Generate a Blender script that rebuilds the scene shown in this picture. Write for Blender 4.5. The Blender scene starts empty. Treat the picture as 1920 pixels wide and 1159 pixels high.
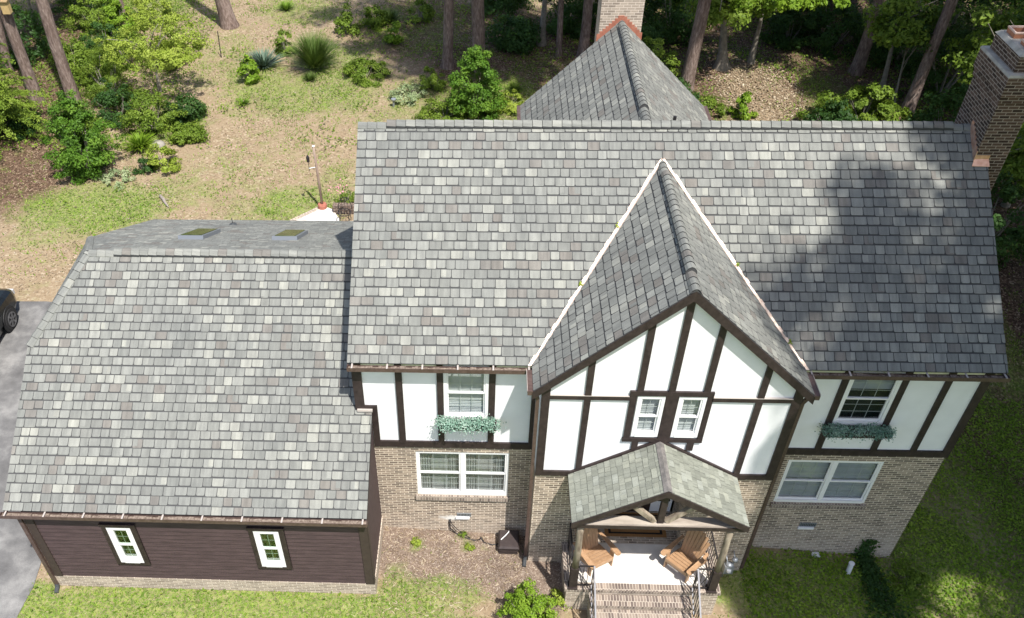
import bpy, math, random
import numpy as np
from mathutils import Vector, Matrix
random.seed(7)
rng = np.random.default_rng(11)
R = math.radians
scene = bpy.context.scene
col = scene.collection

# ------------------------------------------------------------------ camera
cam_d = bpy.data.cameras.new('camera'); cam = bpy.data.objects.new('camera', cam_d); col.objects.link(cam)
yaw, pit, rol = R(-3.652), R(43.889), R(-1.587)
F = Vector((math.sin(yaw)*math.cos(pit), math.cos(yaw)*math.cos(pit), -math.sin(pit)))
Rt = Vector((math.cos(yaw), -math.sin(yaw), 0)); Up = Rt.cross(F)
R2 = Rt*math.cos(rol)+Up*math.sin(rol); U2 = -Rt*math.sin(rol)+Up*math.cos(rol)
m = Matrix((R2, U2, -F)).transposed().to_4x4(); m.translation = Vector((2.3, -13.582, 18.083))
cam.matrix_world = m
cam_d.sensor_width = 36; cam_d.lens = 36*1668.7/1920
cam_d.shift_x = (960-824.65)/1920; cam_d.shift_y = (718.54-579.5)/1920
cam_d.clip_start = .1; cam_d.clip_end = 2000
scene.camera = cam
# ------------------------------------------------------------------ light
SUN = Vector((.28, -.45, 1)).normalized()
w = bpy.data.worlds.new('World'); scene.world = w; w.use_nodes = True
nt = w.node_tree; bg = nt.nodes['Background']
sky = nt.nodes.new('ShaderNodeTexSky'); sky.sky_type = 'NISHITA'; sky.sun_disc = False
sky.sun_elevation = math.asin(SUN.z); sky.sun_rotation = math.atan2(SUN.x, SUN.y)
sky.air_density = 1.0; sky.dust_density = 2.0; sky.ozone_density = 1.0
nt.links.new(sky.outputs[0], bg.inputs[0]); bg.inputs[1].default_value = .125
sl = bpy.data.lights.new('sun', 'SUN'); sl.energy = 5.0; sl.angle = R(.9); sl.color = (1, .955, .89)
so = bpy.data.objects.new('sun', sl); col.objects.link(so); so.rotation_mode = 'QUATERNION'
so.rotation_quaternion = SUN.to_track_quat('Z', 'Y'); so.location = SUN*40
scene.view_settings.view_transform = 'Standard'; scene.view_settings.look = 'None'
scene.view_settings.exposure = .56; scene.view_settings.gamma = 1

# ------------------------------------------------------------------ terrain height
def gz(x, y):
    g = np.interp(x, [-30,-7.7,-.1,3.5,8.7,12.63,20,40], [-.1,-.06,-.06,-.31,-.48,-.88,-1.5,-2.5])
    t = np.clip((np.asarray(y, float)-3)/10, 0, 1); t = t*t*(3-2*t)
    return g*(1-.75*t)
def gzf(x, y): return float(gz(x, y))

# ------------------------------------------------------------------ materials
def mat(name, color=(.5,.5,.5), rough=.7, metal=0.0, spec=.4):
    m = bpy.data.materials.new(name); m.use_nodes = True
    b = m.node_tree.nodes['Principled BSDF']
    b.inputs['Base Color'].default_value = (*color, 1); b.inputs['Roughness'].default_value = rough
    b.inputs['Metallic'].default_value = metal; b.inputs['Specular IOR Level'].default_value = spec
    return m, m.node_tree, b
def N(nt, typ, **kw):
    n = nt.nodes.new(typ)
    for k, v in kw.items():
        if k.startswith('i_'): n.inputs[k[2:].replace('_', ' ')].default_value = v
        else: setattr(n, k, v)
    return n
def ramp(nt, fac, stops, interp='LINEAR'):
    r = nt.nodes.new('ShaderNodeValToRGB'); cr = r.color_ramp; cr.interpolation = interp
    while len(cr.elements) < len(stops): cr.elements.new(.5)
    for e, (p, c) in zip(cr.elements, stops):
        e.position = p; e.color = (*c, 1) if len(c) == 3 else c
    nt.links.new(fac, r.inputs[0]); return r.outputs[0]
def mixc(nt, fac, a, b, mode='MIX'):
    n = nt.nodes.new('ShaderNodeMix'); n.data_type = 'RGBA'; n.blend_type = mode
    for i, v in ((0, fac), (6, a), (7, b)):
        if isinstance(v, (int, float)): n.inputs[i].default_value = v
        elif isinstance(v, tuple): n.inputs[i].default_value = (*v, 1)
        else: nt.links.new(v, n.inputs[i])
    return n.outputs[2]
def coords(nt, uv=False, scale=(1,1,1)):
    t = nt.nodes.new('ShaderNodeTexCoord'); mp = nt.nodes.new('ShaderNodeMapping')
    nt.links.new(t.outputs['UV' if uv else 'Object'], mp.inputs[0]); mp.inputs['Scale'].default_value = scale
    return mp.outputs[0]
def wcoords(nt, scale=(1,1,1)):
    t = nt.nodes.new('ShaderNodeNewGeometry'); mp = nt.nodes.new('ShaderNodeMapping')
    nt.links.new(t.outputs['Position'], mp.inputs[0]); mp.inputs['Scale'].default_value = scale
    return mp.outputs[0]
def noise(nt, vec, scale, detail=3, rough=.55):
    n = N(nt, 'ShaderNodeTexNoise', i_Scale=scale, i_Detail=detail, i_Roughness=rough)
    nt.links.new(vec, n.inputs['Vector']); return n.outputs['Fac']
def bump(nt, b, h, strength=.3, dist=.01):
    n = N(nt, 'ShaderNodeBump', i_Strength=strength, i_Distance=dist)
    nt.links.new(h, n.inputs['Height']); nt.links.new(n.outputs[0], b.inputs['Normal'])
def attr(nt, name):
    a = nt.nodes.new('ShaderNodeAttribute'); a.attribute_name = name; return a.outputs['Fac']
def N1(nt, v, k):
    m_ = N(nt, 'ShaderNodeMath', operation='MULTIPLY'); nt.links.new(v, m_.inputs[0]); m_.inputs[1].default_value = k; return m_.outputs[0]
def noisy(name, c1, c2, scale=8, rough=.7, metal=0, bmp=0, spec=.4, stretch=(1,1,1), detail=4):
    m, nt, b = mat(name, c1, rough, metal, spec)
    f = noise(nt, wcoords(nt, stretch), scale, detail)
    nt.links.new(ramp(nt, f, [(.3, c1), (.7, c2)]), b.inputs['Base Color'])
    if bmp: bump(nt, b, f, bmp, .01)
    return m

def shingle_mat(name, stops, nscale=1.0):
    m, nt, b = mat(name, rough=.92, spec=.25)
    t = attr(nt, 'tone'); base = ramp(nt, t, stops)
    wc = wcoords(nt)
    g = noise(nt, wc, 160, 2, .8)                       # mineral granules
    c = mixc(nt, 1.0, base, ramp(nt, g, [(.3, (.74,.74,.74)), (.7, (1.24,1.24,1.24))]), 'MULTIPLY')
    g2 = noise(nt, wc, .55, 6, .65)
    c = mixc(nt, 1.0, c, ramp(nt, g2, [(.3, (.86,.865,.87)), (.7, (1.11,1.10,1.07))]), 'MULTIPLY')
    g3 = noise(nt, coords(nt, True, (9, 1.2, 1)), 1.0, 2)
    c = mixc(nt, 1.0, c, ramp(nt, g3, [(.35, (.86,.86,.86)), (.65, (1.13,1.13,1.12))]), 'MULTIPLY')
    nt.links.new(c, b.inputs['Base Color']); bump(nt, b, g, .35, .004)
    return m
M = {}
M['shingle'] = shingle_mat('slate_grey_shingle', [(0,(.165,.156,.143)),(.2,(.176,.170,.159)),(.3,(.174,.180,.170)),(.6,(.200,.206,.194)),(.8,(.228,.234,.219)),(1,(.272,.276,.250))])
M['under'] = noisy('shadow_band_shingle', (.052,.054,.055), (.070,.071,.072), 60, .95)
M['slate'] = shingle_mat('mossy_slate', [(0,(.185,.195,.168)),(.3,(.205,.216,.186)),(.6,(.228,.240,.208)),(.8,(.255,.265,.225)),(1,(.265,.28,.25))])
nt = M['slate'].node_tree
M['slateunder'] = noisy('slate_gap', (.10,.11,.095), (.15,.16,.13), 30, .95)

def brick_mat(name, c1, c2, mortar, bw=.2032, bh=.0677, ms=.0062, wash=0.0, splash=False):
    m, nt, b = mat(name, rough=.88, spec=.25)
    uv = coords(nt, True)
    br = N(nt, 'ShaderNodeTexBrick', i_Scale=1.0, i_Brick_Width=bw, i_Row_Height=bh, i_Mortar_Size=ms, i_Mortar_Smooth=.15, i_Bias=-.1)
    br.offset = .5
    nt.links.new(uv, br.inputs['Vector'])
    br.inputs['Color1'].default_value = (*c1, 1); br.inputs['Color2'].default_value = (*c2, 1); br.inputs['Mortar'].default_value = (*mortar, 1)
    n1 = noise(nt, uv, 2.3, 4); n2 = noise(nt, uv, 55, 2)
    c = mixc(nt, 1.0, br.outputs['Color'], ramp(nt, n1, [(.3,(.86,.84,.82)),(.7,(1.12,1.10,1.08))]), 'MULTIPLY')
    c = mixc(nt, 1.0, c, ramp(nt, n2, [(.3,(.85,.85,.85)),(.7,(1.12,1.12,1.12))]), 'MULTIPLY')
    if wash:                                            # mineral bloom near the foot of the wall
        sep = nt.nodes.new('ShaderNodeSeparateXYZ'); nt.links.new(uv, sep.inputs[0])
        mr = N(nt, 'ShaderNodeMapRange'); mr.inputs[1].default_value = .55; mr.inputs[2].default_value = -.35
        nt.links.new(sep.outputs[1], mr.inputs[0])
        mul = N(nt, 'ShaderNodeMath', operation='MULTIPLY'); nt.links.new(mr.outputs[0], mul.inputs[0])
        nt.links.new(ramp(nt, noise(nt, uv, 3.5, 4), [(.35,(0,0,0)),(.65,(wash,)*3)]), mul.inputs[1])
        c = mixc(nt, mul.outputs[0], c, (.52,.45,.37))
    if splash:                                          # chalky white paint splashed on the bricks by the hose outlet
        vm = N(nt, 'ShaderNodeVectorMath', operation='SUBTRACT'); nt.links.new(uv, vm.inputs[0]); vm.inputs[1].default_value = (1.66,.36,0)
        vs = N(nt, 'ShaderNodeVectorMath', operation='MULTIPLY'); nt.links.new(vm.outputs[0], vs.inputs[0]); vs.inputs[1].default_value = (2.0,5.2,0)
        ln = N(nt, 'ShaderNodeVectorMath', operation='LENGTH'); nt.links.new(vs.outputs[0], ln.inputs[0])
        ad = N(nt, 'ShaderNodeMath', operation='MULTIPLY_ADD'); nt.links.new(noise(nt, uv, 7, 5, .7), ad.inputs[0]); ad.inputs[1].default_value = 1.3; nt.links.new(ln.outputs[1], ad.inputs[2])
        c = mixc(nt, ramp(nt, N1(nt, ad.outputs[0], .5), [(.40,(.92,.92,.92)),(.68,(0,0,0))]), c, (.74,.73,.70))
    nt.links.new(c, b.inputs['Base Color'])
    inv = N(nt, 'ShaderNodeMath', operation='SUBTRACT'); inv.inputs[0].default_value = 1; nt.links.new(br.outputs['Fac'], inv.inputs[1])
    bump(nt, b, inv.outputs[0], .6, .006)
    return m
M['brick'] = brick_mat('taupe_brick', (.155,.125,.102), (.40,.325,.258), (.72,.64,.53), ms=.0078, wash=.75, splash=True)
M['brick_chim'] = brick_mat('dark_chimney_brick', (.050,.034,.028), (.150,.100,.078), (.34,.29,.25), ms=.0085)
M['brick_pale'] = brick_mat('pale_brick', (.27,.225,.185), (.46,.39,.32), (.66,.59,.50), ms=.007)
M['rowlock'] = brick_mat('rowlock_brick', (.14,.112,.10), (.33,.275,.23), (.52,.47,.40), bw=.0677, bh=.2032, ms=.006)
M['stucco'] = noisy('white_stucco', (.75,.76,.775), (.84,.85,.865), 1.6, .9, bmp=.0, detail=8)
nt_ = M['stucco'].node_tree; bump(nt_, nt_.nodes['Principled BSDF'], noise(nt_, wcoords(nt_), 45, 4), .25, .006)
M['timber'] = noisy('dark_brown_paint', (.020,.013,.013), (.044,.031,.029), 9, .6, stretch=(1.2,1.2,.9), bmp=.35, detail=8)
M['siding'] = noisy('brown_lap_siding', (.048,.031,.033), (.084,.055,.057), 5, .65, stretch=(.5,1,4), bmp=.3, detail=8)
M['gutter'] = noisy('brown_gutter', (.068,.042,.036), (.115,.078,.068), 14, .4, spec=.5)
M['gutter_in'] = noisy('gutter_debris', (.09,.065,.05), (.27,.22,.18), 22, .9)
M['bracket'] = mat('white_bracket', (.42,.38,.35), .5)[0]
M['white'] = noisy('white_window_vinyl', (.80,.80,.80), (.84,.84,.84), 5, .4)
M['blind'] = noisy('pale_blind', (.50,.52,.52), (.58,.60,.60), 4, .7)
M['muntin'] = mat('grille_bar', (.60,.62,.62), .5)[0]
M['curtain'] = noisy('pale_curtain', (.36,.38,.36), (.42,.44,.42), 4, .9, stretch=(1,1,.3))
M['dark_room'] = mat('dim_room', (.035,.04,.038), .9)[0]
M['copper'] = noisy('aged_copper', (.62,.33,.23), (.80,.55,.42), 9, .45, metal=.55)
M['valley'] = noisy('copper_valley_glint', (.50,.36,.28), (.74,.62,.53), 14, .45, metal=.25)  # pale diffuse tone paints the sun glint on the copper
M['rust'] = noisy('brown_copper_flashing', (.30,.11,.07), (.42,.17,.11), 10, .6)
M['concrete'] = noisy('pale_concrete', (.54,.51,.46), (.78,.75,.70), 2.0, .85, bmp=.05, detail=8)
M['mortar_cap'] = noisy('weathered_mortar_cap', (.26,.25,.22), (.46,.44,.385), 6, .9, bmp=.3, detail=6)
M['clay'] = noisy('clay_flue', (.42,.17,.09), (.52,.24,.14), 8, .8)
M['clay_rim'] = noisy('pale_clay_rim', (.66,.44,.34), (.74,.55,.45), 8, .8)
M['logwood'] = noisy('weathered_log', (.115,.088,.064), (.40,.34,.26), 9, .85, stretch=(1,1,.28), bmp=.5, detail=6)
M['logbeam'] = noisy('weathered_beam', (.24,.20,.165), (.44,.39,.33), 6, .85, stretch=(.3,1,1), bmp=.4, detail=6)
M['chairwood'] = noisy('tan_plastic_wood', (.33,.195,.105), (.42,.265,.155), 6, .5, stretch=(3,3,.5))
M['iron'] = mat('black_iron', (.03,.028,.03), .45, .3)[0]
M['rail'] = mat('grey_handrail', (.14,.14,.155), .5, .1)[0]
M['mat_tan'] = noisy('tan_coir', (.26,.13,.045), (.34,.18,.07), 60, .95)
M['mat_black'] = noisy('black_coir', (.012,.010,.010), (.02,.018,.016), 60, .95)
M['metalgrey'] = noisy('grey_metal', (.26,.28,.30), (.34,.36,.38), 8, .4, metal=.4)
M['plasticblack'] = noisy('dark_brown_plastic', (.035,.026,.026), (.055,.042,.040), 7, .5)
M['pvc'] = mat('white_pvc', (.72,.73,.75), .4)[0]
M['ventmetal'] = mat('vent_metal', (.05,.055,.06), .5)[0]
M['vinyl_grey'] = mat('skylight_cladding', (.17,.19,.22), .4)[0]
M['bark'] = None

m_, nt_, b_ = mat('pine_bark', rough=.95, spec=.15)
wc = wcoords(nt_, (1,1,.28)); f = noise(nt_, wc, 13, 5, .7); f2 = noise(nt_, wcoords(nt_), 1.2, 3)
c = ramp(nt_, f, [(.28,(.085,.062,.052)),(.5,(.20,.155,.135)),(.72,(.36,.30,.27))])
nt_.links.new(mixc(nt_, 1.0, c, ramp(nt_, f2, [(.3,(.8,.74,.72)),(.7,(1.1,1.08,1.06))]), 'MULTIPLY'), b_.inputs['Base Color'])
bump(nt_, b_, f, .9, .05); M['bark'] = m_
M['bark_smooth'] = noisy('smooth_grey_bark', (.16,.145,.12), (.30,.27,.22), 7, .9, bmp=.4)

def leaf_mat(name, dark, mid, light, trans=.3, rough=.55):
    m = bpy.data.materials.new(name); m.use_nodes = True; nt = m.node_tree; b = nt.nodes['Principled BSDF']
    c = ramp(nt, attr(nt, 'tone'), [(0, dark), (.5, mid), (1, light)])
    nt.links.new(c, b.inputs['Base Color']); b.inputs['Roughness'].default_value = rough; b.inputs['Specular IOR Level'].default_value = .2
    tr = nt.nodes.new('ShaderNodeBsdfTranslucent'); nt.links.new(mixc(nt, .35, c, (.35,.5,.05)), tr.inputs[0])
    mx = nt.nodes.new('ShaderNodeMixShader'); mx.inputs[0].default_value = trans
    nt.links.new(b.outputs[0], mx.inputs[1]); nt.links.new(tr.outputs[0], mx.inputs[2])
    nt.links.new(mx.outputs[0], nt.nodes['Material Output'].inputs[0]); return m
M['leaf_mid'] = leaf_mat('green_leaves', (.075,.125,.014), (.135,.210,.024), (.23,.31,.045))
M['leaf_dark'] = leaf_mat('dark_leaves', (.018,.048,.012), (.035,.085,.018), (.065,.14,.030))
M['leaf_bright'] = leaf_mat('bright_leaves', (.095,.175,.012), (.17,.285,.022), (.28,.39,.048))
M['leaf_yellow'] = leaf_mat('yellow_green_leaves', (.16,.22,.025), (.26,.34,.045), (.37,.43,.085))
M['leaf_blue'] = leaf_mat('silver_green_leaves', (.055,.13,.09), (.15,.27,.205), (.36,.47,.40), .1)
M['leaf_pale'] = leaf_mat('pale_ground_leaves', (.16,.22,.10), (.27,.34,.17), (.42,.46,.28), .15)
M['leaf_yucca'] = leaf_mat('yucca_blades', (.04,.075,.05), (.09,.14,.10), (.20,.25,.18), .05)
M['leaf_pine'] = leaf_mat('pine_needles', (.02,.045,.012), (.04,.08,.02), (.07,.12,.03), .15)
M['leaf_grass'] = leaf_mat('grass_blades', (.075,.150,.016), (.155,.265,.028), (.28,.375,.065), .2, .6)
M['leaf_ornam'] = leaf_mat('ornamental_grass', (.05,.095,.015), (.09,.15,.03), (.22,.25,.09), .15, .6)
m_, nt_, b_ = mat('dry_leaf_litter', rough=.9, spec=.2)
nt_.links.new(ramp(nt_, attr(nt_, 'tone'), [(0,(.09,.058,.036)),(.35,(.20,.145,.092)),(.75,(.34,.27,.18)),(1,(.54,.47,.36))]), b_.inputs['Base Color']); M['litter'] = m_
m_, nt_, b_ = mat('pink_blossom', (.6,.25,.32), .7); M['blossom'] = m_

M['leaf_bush'] = leaf_mat('glossy_bush_leaves', (.035,.085,.010), (.085,.185,.018), (.19,.31,.040))
# glass
m_ = bpy.data.materials.new('window_glass'); m_.use_nodes = True; nt_ = m_.node_tree; nt_.nodes.remove(nt_.nodes['Principled BSDF'])
tr = nt_.nodes.new('ShaderNodeBsdfTransparent'); tr.inputs[0].default_value = (.76,.79,.79,1)
gl = N(nt_, 'ShaderNodeBsdfGlossy', i_Roughness=.02); gl.inputs[0].default_value = (.85,.9,.9,1)
mx = nt_.nodes.new('ShaderNodeMixShader'); mx.inputs[0].default_value = .12
nt_.links.new(tr.outputs[0], mx.inputs[1]); nt_.links.new(gl.outputs[0], mx.inputs[2]); nt_.links.new(mx.outputs[0], nt_.nodes['Material Output'].inputs[0])
M['glass'] = m_
m_, nt_, b_ = mat('dark_mirror_glass', (.012,.02,.012), .04, 0, 1.0); M['glass_dark'] = m_
m_, nt_, b_ = mat('skylight_tree_reflection', (.07,.09,.05), .25, 0, .25)
nt_.links.new(ramp(nt_, noise(nt_, wcoords(nt_, (1,1,1)), 5, 4), [(.35,(.018,.030,.012)),(.55,(.06,.08,.025)),(.7,(.10,.115,.055))]), b_.inputs['Base Color']); M['glass_sky'] = m_  # mottled greens paint the trees reflected in the pane

m_ = bpy.data.materials.new('garage_glass'); m_.use_nodes = True; nt_ = m_.node_tree; nt_.nodes.remove(nt_.nodes['Principled BSDF'])
tr = nt_.nodes.new('ShaderNodeBsdfTransparent'); tr.inputs[0].default_value = (.6,.7,.62,1)
gl = N(nt_, 'ShaderNodeBsdfGlossy', i_Roughness=.02); gl.inputs[0].default_value = (.8,.95,.8,1)
mx = nt_.nodes.new('ShaderNodeMixShader'); mx.inputs[0].default_value = .22
nt_.links.new(tr.outputs[0], mx.inputs[1]); nt_.links.new(gl.outputs[0], mx.inputs[2]); nt_.links.new(mx.outputs[0], nt_.nodes['Material Output'].inputs[0])
M['glass_garage'] = m_
# asphalt
m_, nt_, b_ = mat('asphalt', rough=.85)
wc = wcoords(nt_); a = noise(nt_, wc, 1.1, 5, .6); g = noise(nt_, wc, 90, 2, .8)
c = ramp(nt_, a, [(.30,(.080,.078,.078)),(.5,(.140,.138,.136)),(.62,(.21,.207,.20)),(.78,(.30,.294,.282))])
nt_.links.new(mixc(nt_, 1.0, c, ramp(nt_, g, [(.3,(.7,.7,.7)),(.7,(1.3,1.3,1.3))]), 'MULTIPLY'), b_.inputs['Base Color']); bump(nt_, b_, g, .3, .004)
M['asphalt'] = m_

# ground: leaf-strewn soil, forest floor, mulch and turf by place
m_, nt_, b_ = mat('garden_ground', rough=.95, spec=.15)
wc = wcoords(nt_)
vo = N(nt_, 'ShaderNodeTexVoronoi', i_Scale=15.0); nt_.links.new(wc, vo.inputs['Vector'])
sp = nt_.nodes.new('ShaderNodeSeparateColor'); nt_.links.new(vo.outputs['Color'], sp.inputs[0])
leafy = ramp(nt_, sp.outputs[0], [(0,(.17,.120,.074)),(.45,(.262,.195,.125)),(.85,(.35,.28,.19)),(1,(.52,.44,.33))])
big = noise(nt_, wc, .55, 5, .6)
soil = mixc(nt_, ramp(nt_, big, [(.35,(.35,)*3),(.65,(.85,)*3)]), leafy, (.27,.205,.132))
vo2 = N(nt_, 'ShaderNodeTexVoronoi', i_Scale=19.0); nt_.links.new(wc, vo2.inputs['Vector'])
sp2 = nt_.nodes.new('ShaderNodeSeparateColor'); nt_.links.new(vo2.outputs['Color'], sp2.inputs[0])
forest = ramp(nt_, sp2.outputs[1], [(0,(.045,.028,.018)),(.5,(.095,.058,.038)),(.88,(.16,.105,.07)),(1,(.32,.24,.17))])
vo3 = N(nt_, 'ShaderNodeTexVoronoi', i_Scale=42.0); nt_.links.new(wc, vo3.inputs['Vector'])
sp3 = nt_.nodes.new('ShaderNodeSeparateColor'); nt_.links.new(vo3.outputs['Color'], sp3.inputs[0])
mulch = mixc(nt_, 1.0, ramp(nt_, sp3.outputs[0], [(0,(.125,.092,.072)),(.5,(.185,.142,.113)),(.9,(.25,.20,.162)),(1,(.40,.35,.29))]), ramp(nt_, noise(nt_, wc, 2.2, 5, .7), [(.35,(.75,.74,.74)),(.65,(1.2,1.18,1.15))]), 'MULTIPLY')
turf = ramp(nt_, sp.outputs[1], [(0,(.065,.120,.016)),(.5,(.12,.20,.028)),(1,(.22,.28,.062))])
def thr(name, amp=.75):
    n = noise(nt_, wc, 1.6, 6, .7)
    ad = N(nt_, 'ShaderNodeMath', operation='MULTIPLY_ADD'); nt_.links.new(n, ad.inputs[0]); ad.inputs[1].default_value = amp; ad.inputs[2].default_value = -amp/2
    ad2 = N(nt_, 'ShaderNodeMath', operation='ADD'); nt_.links.new(ad.outputs[0], ad2.inputs[0]); nt_.links.new(attr(nt_, name), ad2.inputs[1])
    return ramp(nt_, ad2.outputs[0], [(.22,(0,)*3),(.78,(1,)*3)])
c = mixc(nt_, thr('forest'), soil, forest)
c = mixc(nt_, thr('mulch', .3), c, mulch)
gf = thr('turf', 1.5)
hf = noise(nt_, wc, 28, 3, .7)
mg = N(nt_, 'ShaderNodeMath', operation='MULTIPLY'); nt_.links.new(gf, mg.inputs[0]); nt_.links.new(ramp(nt_, hf, [(.38,(.25,)*3),(.55,(.95,)*3)]), mg.inputs[1])
c = mixc(nt_, mg.outputs[0], c, turf)
nt_.links.new(c, b_.inputs['Base Color']); bump(nt_, b_, hf, .6, .03)
M['ground'] = m_

# ------------------------------------------------------------------ mesh helpers
ORG = {}
def tag(o, label=None, cat=None, group=None, kind=None):
    if label: o['label'] = label
    if cat: o['category'] = cat
    if group: o['group'] = group
    if kind: o['kind'] = kind
    return o
def thing(name, label, cat, loc=(0,0,0), group=None):
    o = bpy.data.objects.new(name, None); col.objects.link(o); o.location = loc; o.empty_display_size = .2
    ORG[o.name] = Vector(loc); return tag(o, label, cat, group)
def link(me, name, parent=None, loc=None):
    o = bpy.data.objects.new(name, me); col.objects.link(o)
    if parent is not None: o.parent = parent; ORG[o.name] = ORG[parent.name]
    else:
        L = Vector(loc) if loc is not None else Vector((0,0,0)); o.location = L; ORG[o.name] = L
    return o
def origin(parent, loc): return ORG[parent.name] if parent is not None else (Vector(loc) if loc is not None else Vector((0,0,0)))

class MB:
    def __init__(s): s.v = []; s.f = []; s.t = []; s.uv = {}; s.mi = []
    def cut(s): s.cuts = getattr(s, 'cuts', [])+[len(s.f)]
    def build_each(s, name, mats, parent=None, **k):
        c = [0]+getattr(s, 'cuts', [])+[len(s.f)]
        for a, e in zip(c, c[1:]):
            if e <= a: continue
            o = MB()
            for i in range(a, e): o.face([s.v[j] for j in s.f[i]], s.t[i], s.uv.get(i), s.mi[i])
            o.build(name, mats, parent, **k)
    def face(s, pts, tone=.5, uv=None, mi=0):
        i = len(s.v); s.v += [tuple(p) for p in pts]; s.f.append(list(range(i, i+len(pts)))); s.t.append(tone); s.mi.append(mi)
        if uv: s.uv[len(s.f)-1] = uv
    def box(s, x0, x1, y0, y1, z0, z1, tone=.5, mi=0):
        P = [(x,y,z) for z in (z0,z1) for y in (y0,y1) for x in (x0,x1)]
        s.hexa(P, tone, mi)
    def hexa(s, P, tone=.5, mi=0):
        for q in ((0,2,3,1),(4,5,7,6),(0,1,5,4),(2,6,7,3),(0,4,6,2),(1,3,7,5)): s.face([P[k] for k in q], tone, mi=mi)
    def obox(s, c, ax, ay, az, hx, hy, hz, tone=.5, mi=0):
        c, ax, ay, az = map(Vector, (c, ax, ay, az))
        P = [c+ax*(hx*i)+ay*(hy*j)+az*(hz*k) for k in (-1,1) for j in (-1,1) for i in (-1,1)]
        s.hexa(P, tone, mi)
    def beam(s, a, b, w, h, up=(0,0,1), tone=.5, mi=0):
        a, b = Vector(a), Vector(b); d = (b-a); L = d.length; d.normalize(); u = Vector(up)
        sd = d.cross(u)
        if sd.length < 1e-4: sd = d.cross(Vector((1,0,0)))
        sd.normalize(); u = sd.cross(d).normalized()
        s.obox((a+b)/2, d, sd, u, L/2, w/2, h/2, tone, mi)
    def extr(s, poly, off, tone=.5, mi=0):
        off = Vector(off); A = [Vector(p) for p in poly]; B = [p+off for p in A]; n = len(A)
        s.face(A[::-1], tone, mi=mi); s.face(B, tone, mi=mi)
        for i in range(n): j = (i+1) % n; s.face([A[i], A[j], B[j], B[i]], tone, mi=mi)
    def tube(s, pts, rad, seg=10, tone=.5, cap=True, mi=0, noise_=0):
        pts = [Vector(p) for p in pts]; n = len(pts)
        if isinstance(rad, (int, float)): rad = [rad]*n
        rings = []
        for i, p in enumerate(pts):
            d = (pts[min(i+1,n-1)]-pts[max(i-1,0)]).normalized()
            a = d.cross(Vector((0,0,1)) if abs(d.z) < .9 else Vector((1,0,0))).normalized(); b = d.cross(a)
            rings.append([p+(a*math.cos(2*math.pi*k/seg)+b*math.sin(2*math.pi*k/seg))*rad[i]*(1+noise_*random.uniform(-1,1)) for k in range(seg)])
        i0 = len(s.v)
        for r in rings: s.v += [tuple(q) for q in r]
        for i in range(n-1):
            for k in range(seg):
                a = i0+i*seg+k; b = i0+i*seg+(k+1) % seg
                s.f.append([a, b, b+seg, a+seg]); s.t.append(tone); s.mi.append(mi)
        if cap:
            s.f.append([i0+k for k in range(seg)][::-1]); s.t.append(tone); s.mi.append(mi)
            s.f.append([i0+(n-1)*seg+k for k in range(seg)]); s.t.append(tone); s.mi.append(mi)
    def lathe(s, c, prof, seg=16, tone=.5, mi=0):
        c = Vector(c)
        s.tube([c+Vector((0,0,z)) for r, z in prof], [max(r, .0005) for r, z in prof], seg, tone, mi=mi)
    def build(s, name, mats, parent=None, loc=None, smooth=False, rot_uv=False, label=None, cat=None, group=None, kind=None, bevel=0):
        O = origin(parent, loc)
        me = bpy.data.meshes.new(name)
        me.from_pydata([(v[0]-O.x, v[1]-O.y, v[2]-O.z) for v in s.v], [], s.f)
        if not isinstance(mats, (list, tuple)): mats = [mats]
        for mm in mats: me.materials.append(mm)
        me.polygons.foreach_set('material_index', s.mi)
        a = me.attributes.new('tone', 'FLOAT', 'FACE'); a.data.foreach_set('value', s.t)
        uvl = me.uv_layers.new(name='UVMap'); buf = np.zeros(len(me.loops)*2, np.float32)
        for p in me.polygons:
            n = p.normal; u = s.uv.get(p.index)
            for k, li in enumerate(p.loop_indices):
                if u: q = u[k]
                else:
                    v = s.v[s.f[p.index][k]]
                    if abs(n.z) > .75: q = (v[0], v[1])
                    elif abs(n.x) > abs(n.y): q = (v[1], v[2])
                    else: q = (v[0], v[2])
                buf[2*li] = q[0]; buf[2*li+1] = q[1]
        uvl.data.foreach_set('uv', buf)
        if smooth: me.polygons.foreach_set('use_smooth', [True]*len(me.polygons))
        me.update()
        o = link(me, name, parent, loc)
        if bevel:
            bv = o.modifiers.new('bevel', 'BEVEL'); bv.width = bevel; bv.segments = 2; bv.limit_method = 'ANGLE'
        return tag(o, label, cat, group, kind)

def quads_mesh(name, V, tone, material, parent=None, loc=None, nv=4):
    """V: (n,nv,3) array of faces, tone: (n,)"""
    O = origin(parent, loc); V = np.asarray(V, np.float32)-np.array(O, np.float32)
    n = len(V); me = bpy.data.meshes.new(name)
    me.vertices.add(n*nv); me.vertices.foreach_set('co', V.reshape(-1))
    me.loops.add(n*nv); me.loops.foreach_set('vertex_index', np.arange(n*nv, dtype=np.int32))
    me.polygons.add(n); me.polygons.foreach_set('loop_start', np.arange(0, n*nv, nv, dtype=np.int32))
    try: me.polygons.foreach_set('loop_total', np.full(n, nv, dtype=np.int32))
    except Exception: pass
    a = me.attributes.new('tone', 'FLOAT', 'FACE'); a.data.foreach_set('value', np.asarray(tone, np.float32))
    me.materials.append(material); me.update(calc_edges=True); me.validate()
    return link(me, name, parent, loc)

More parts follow.
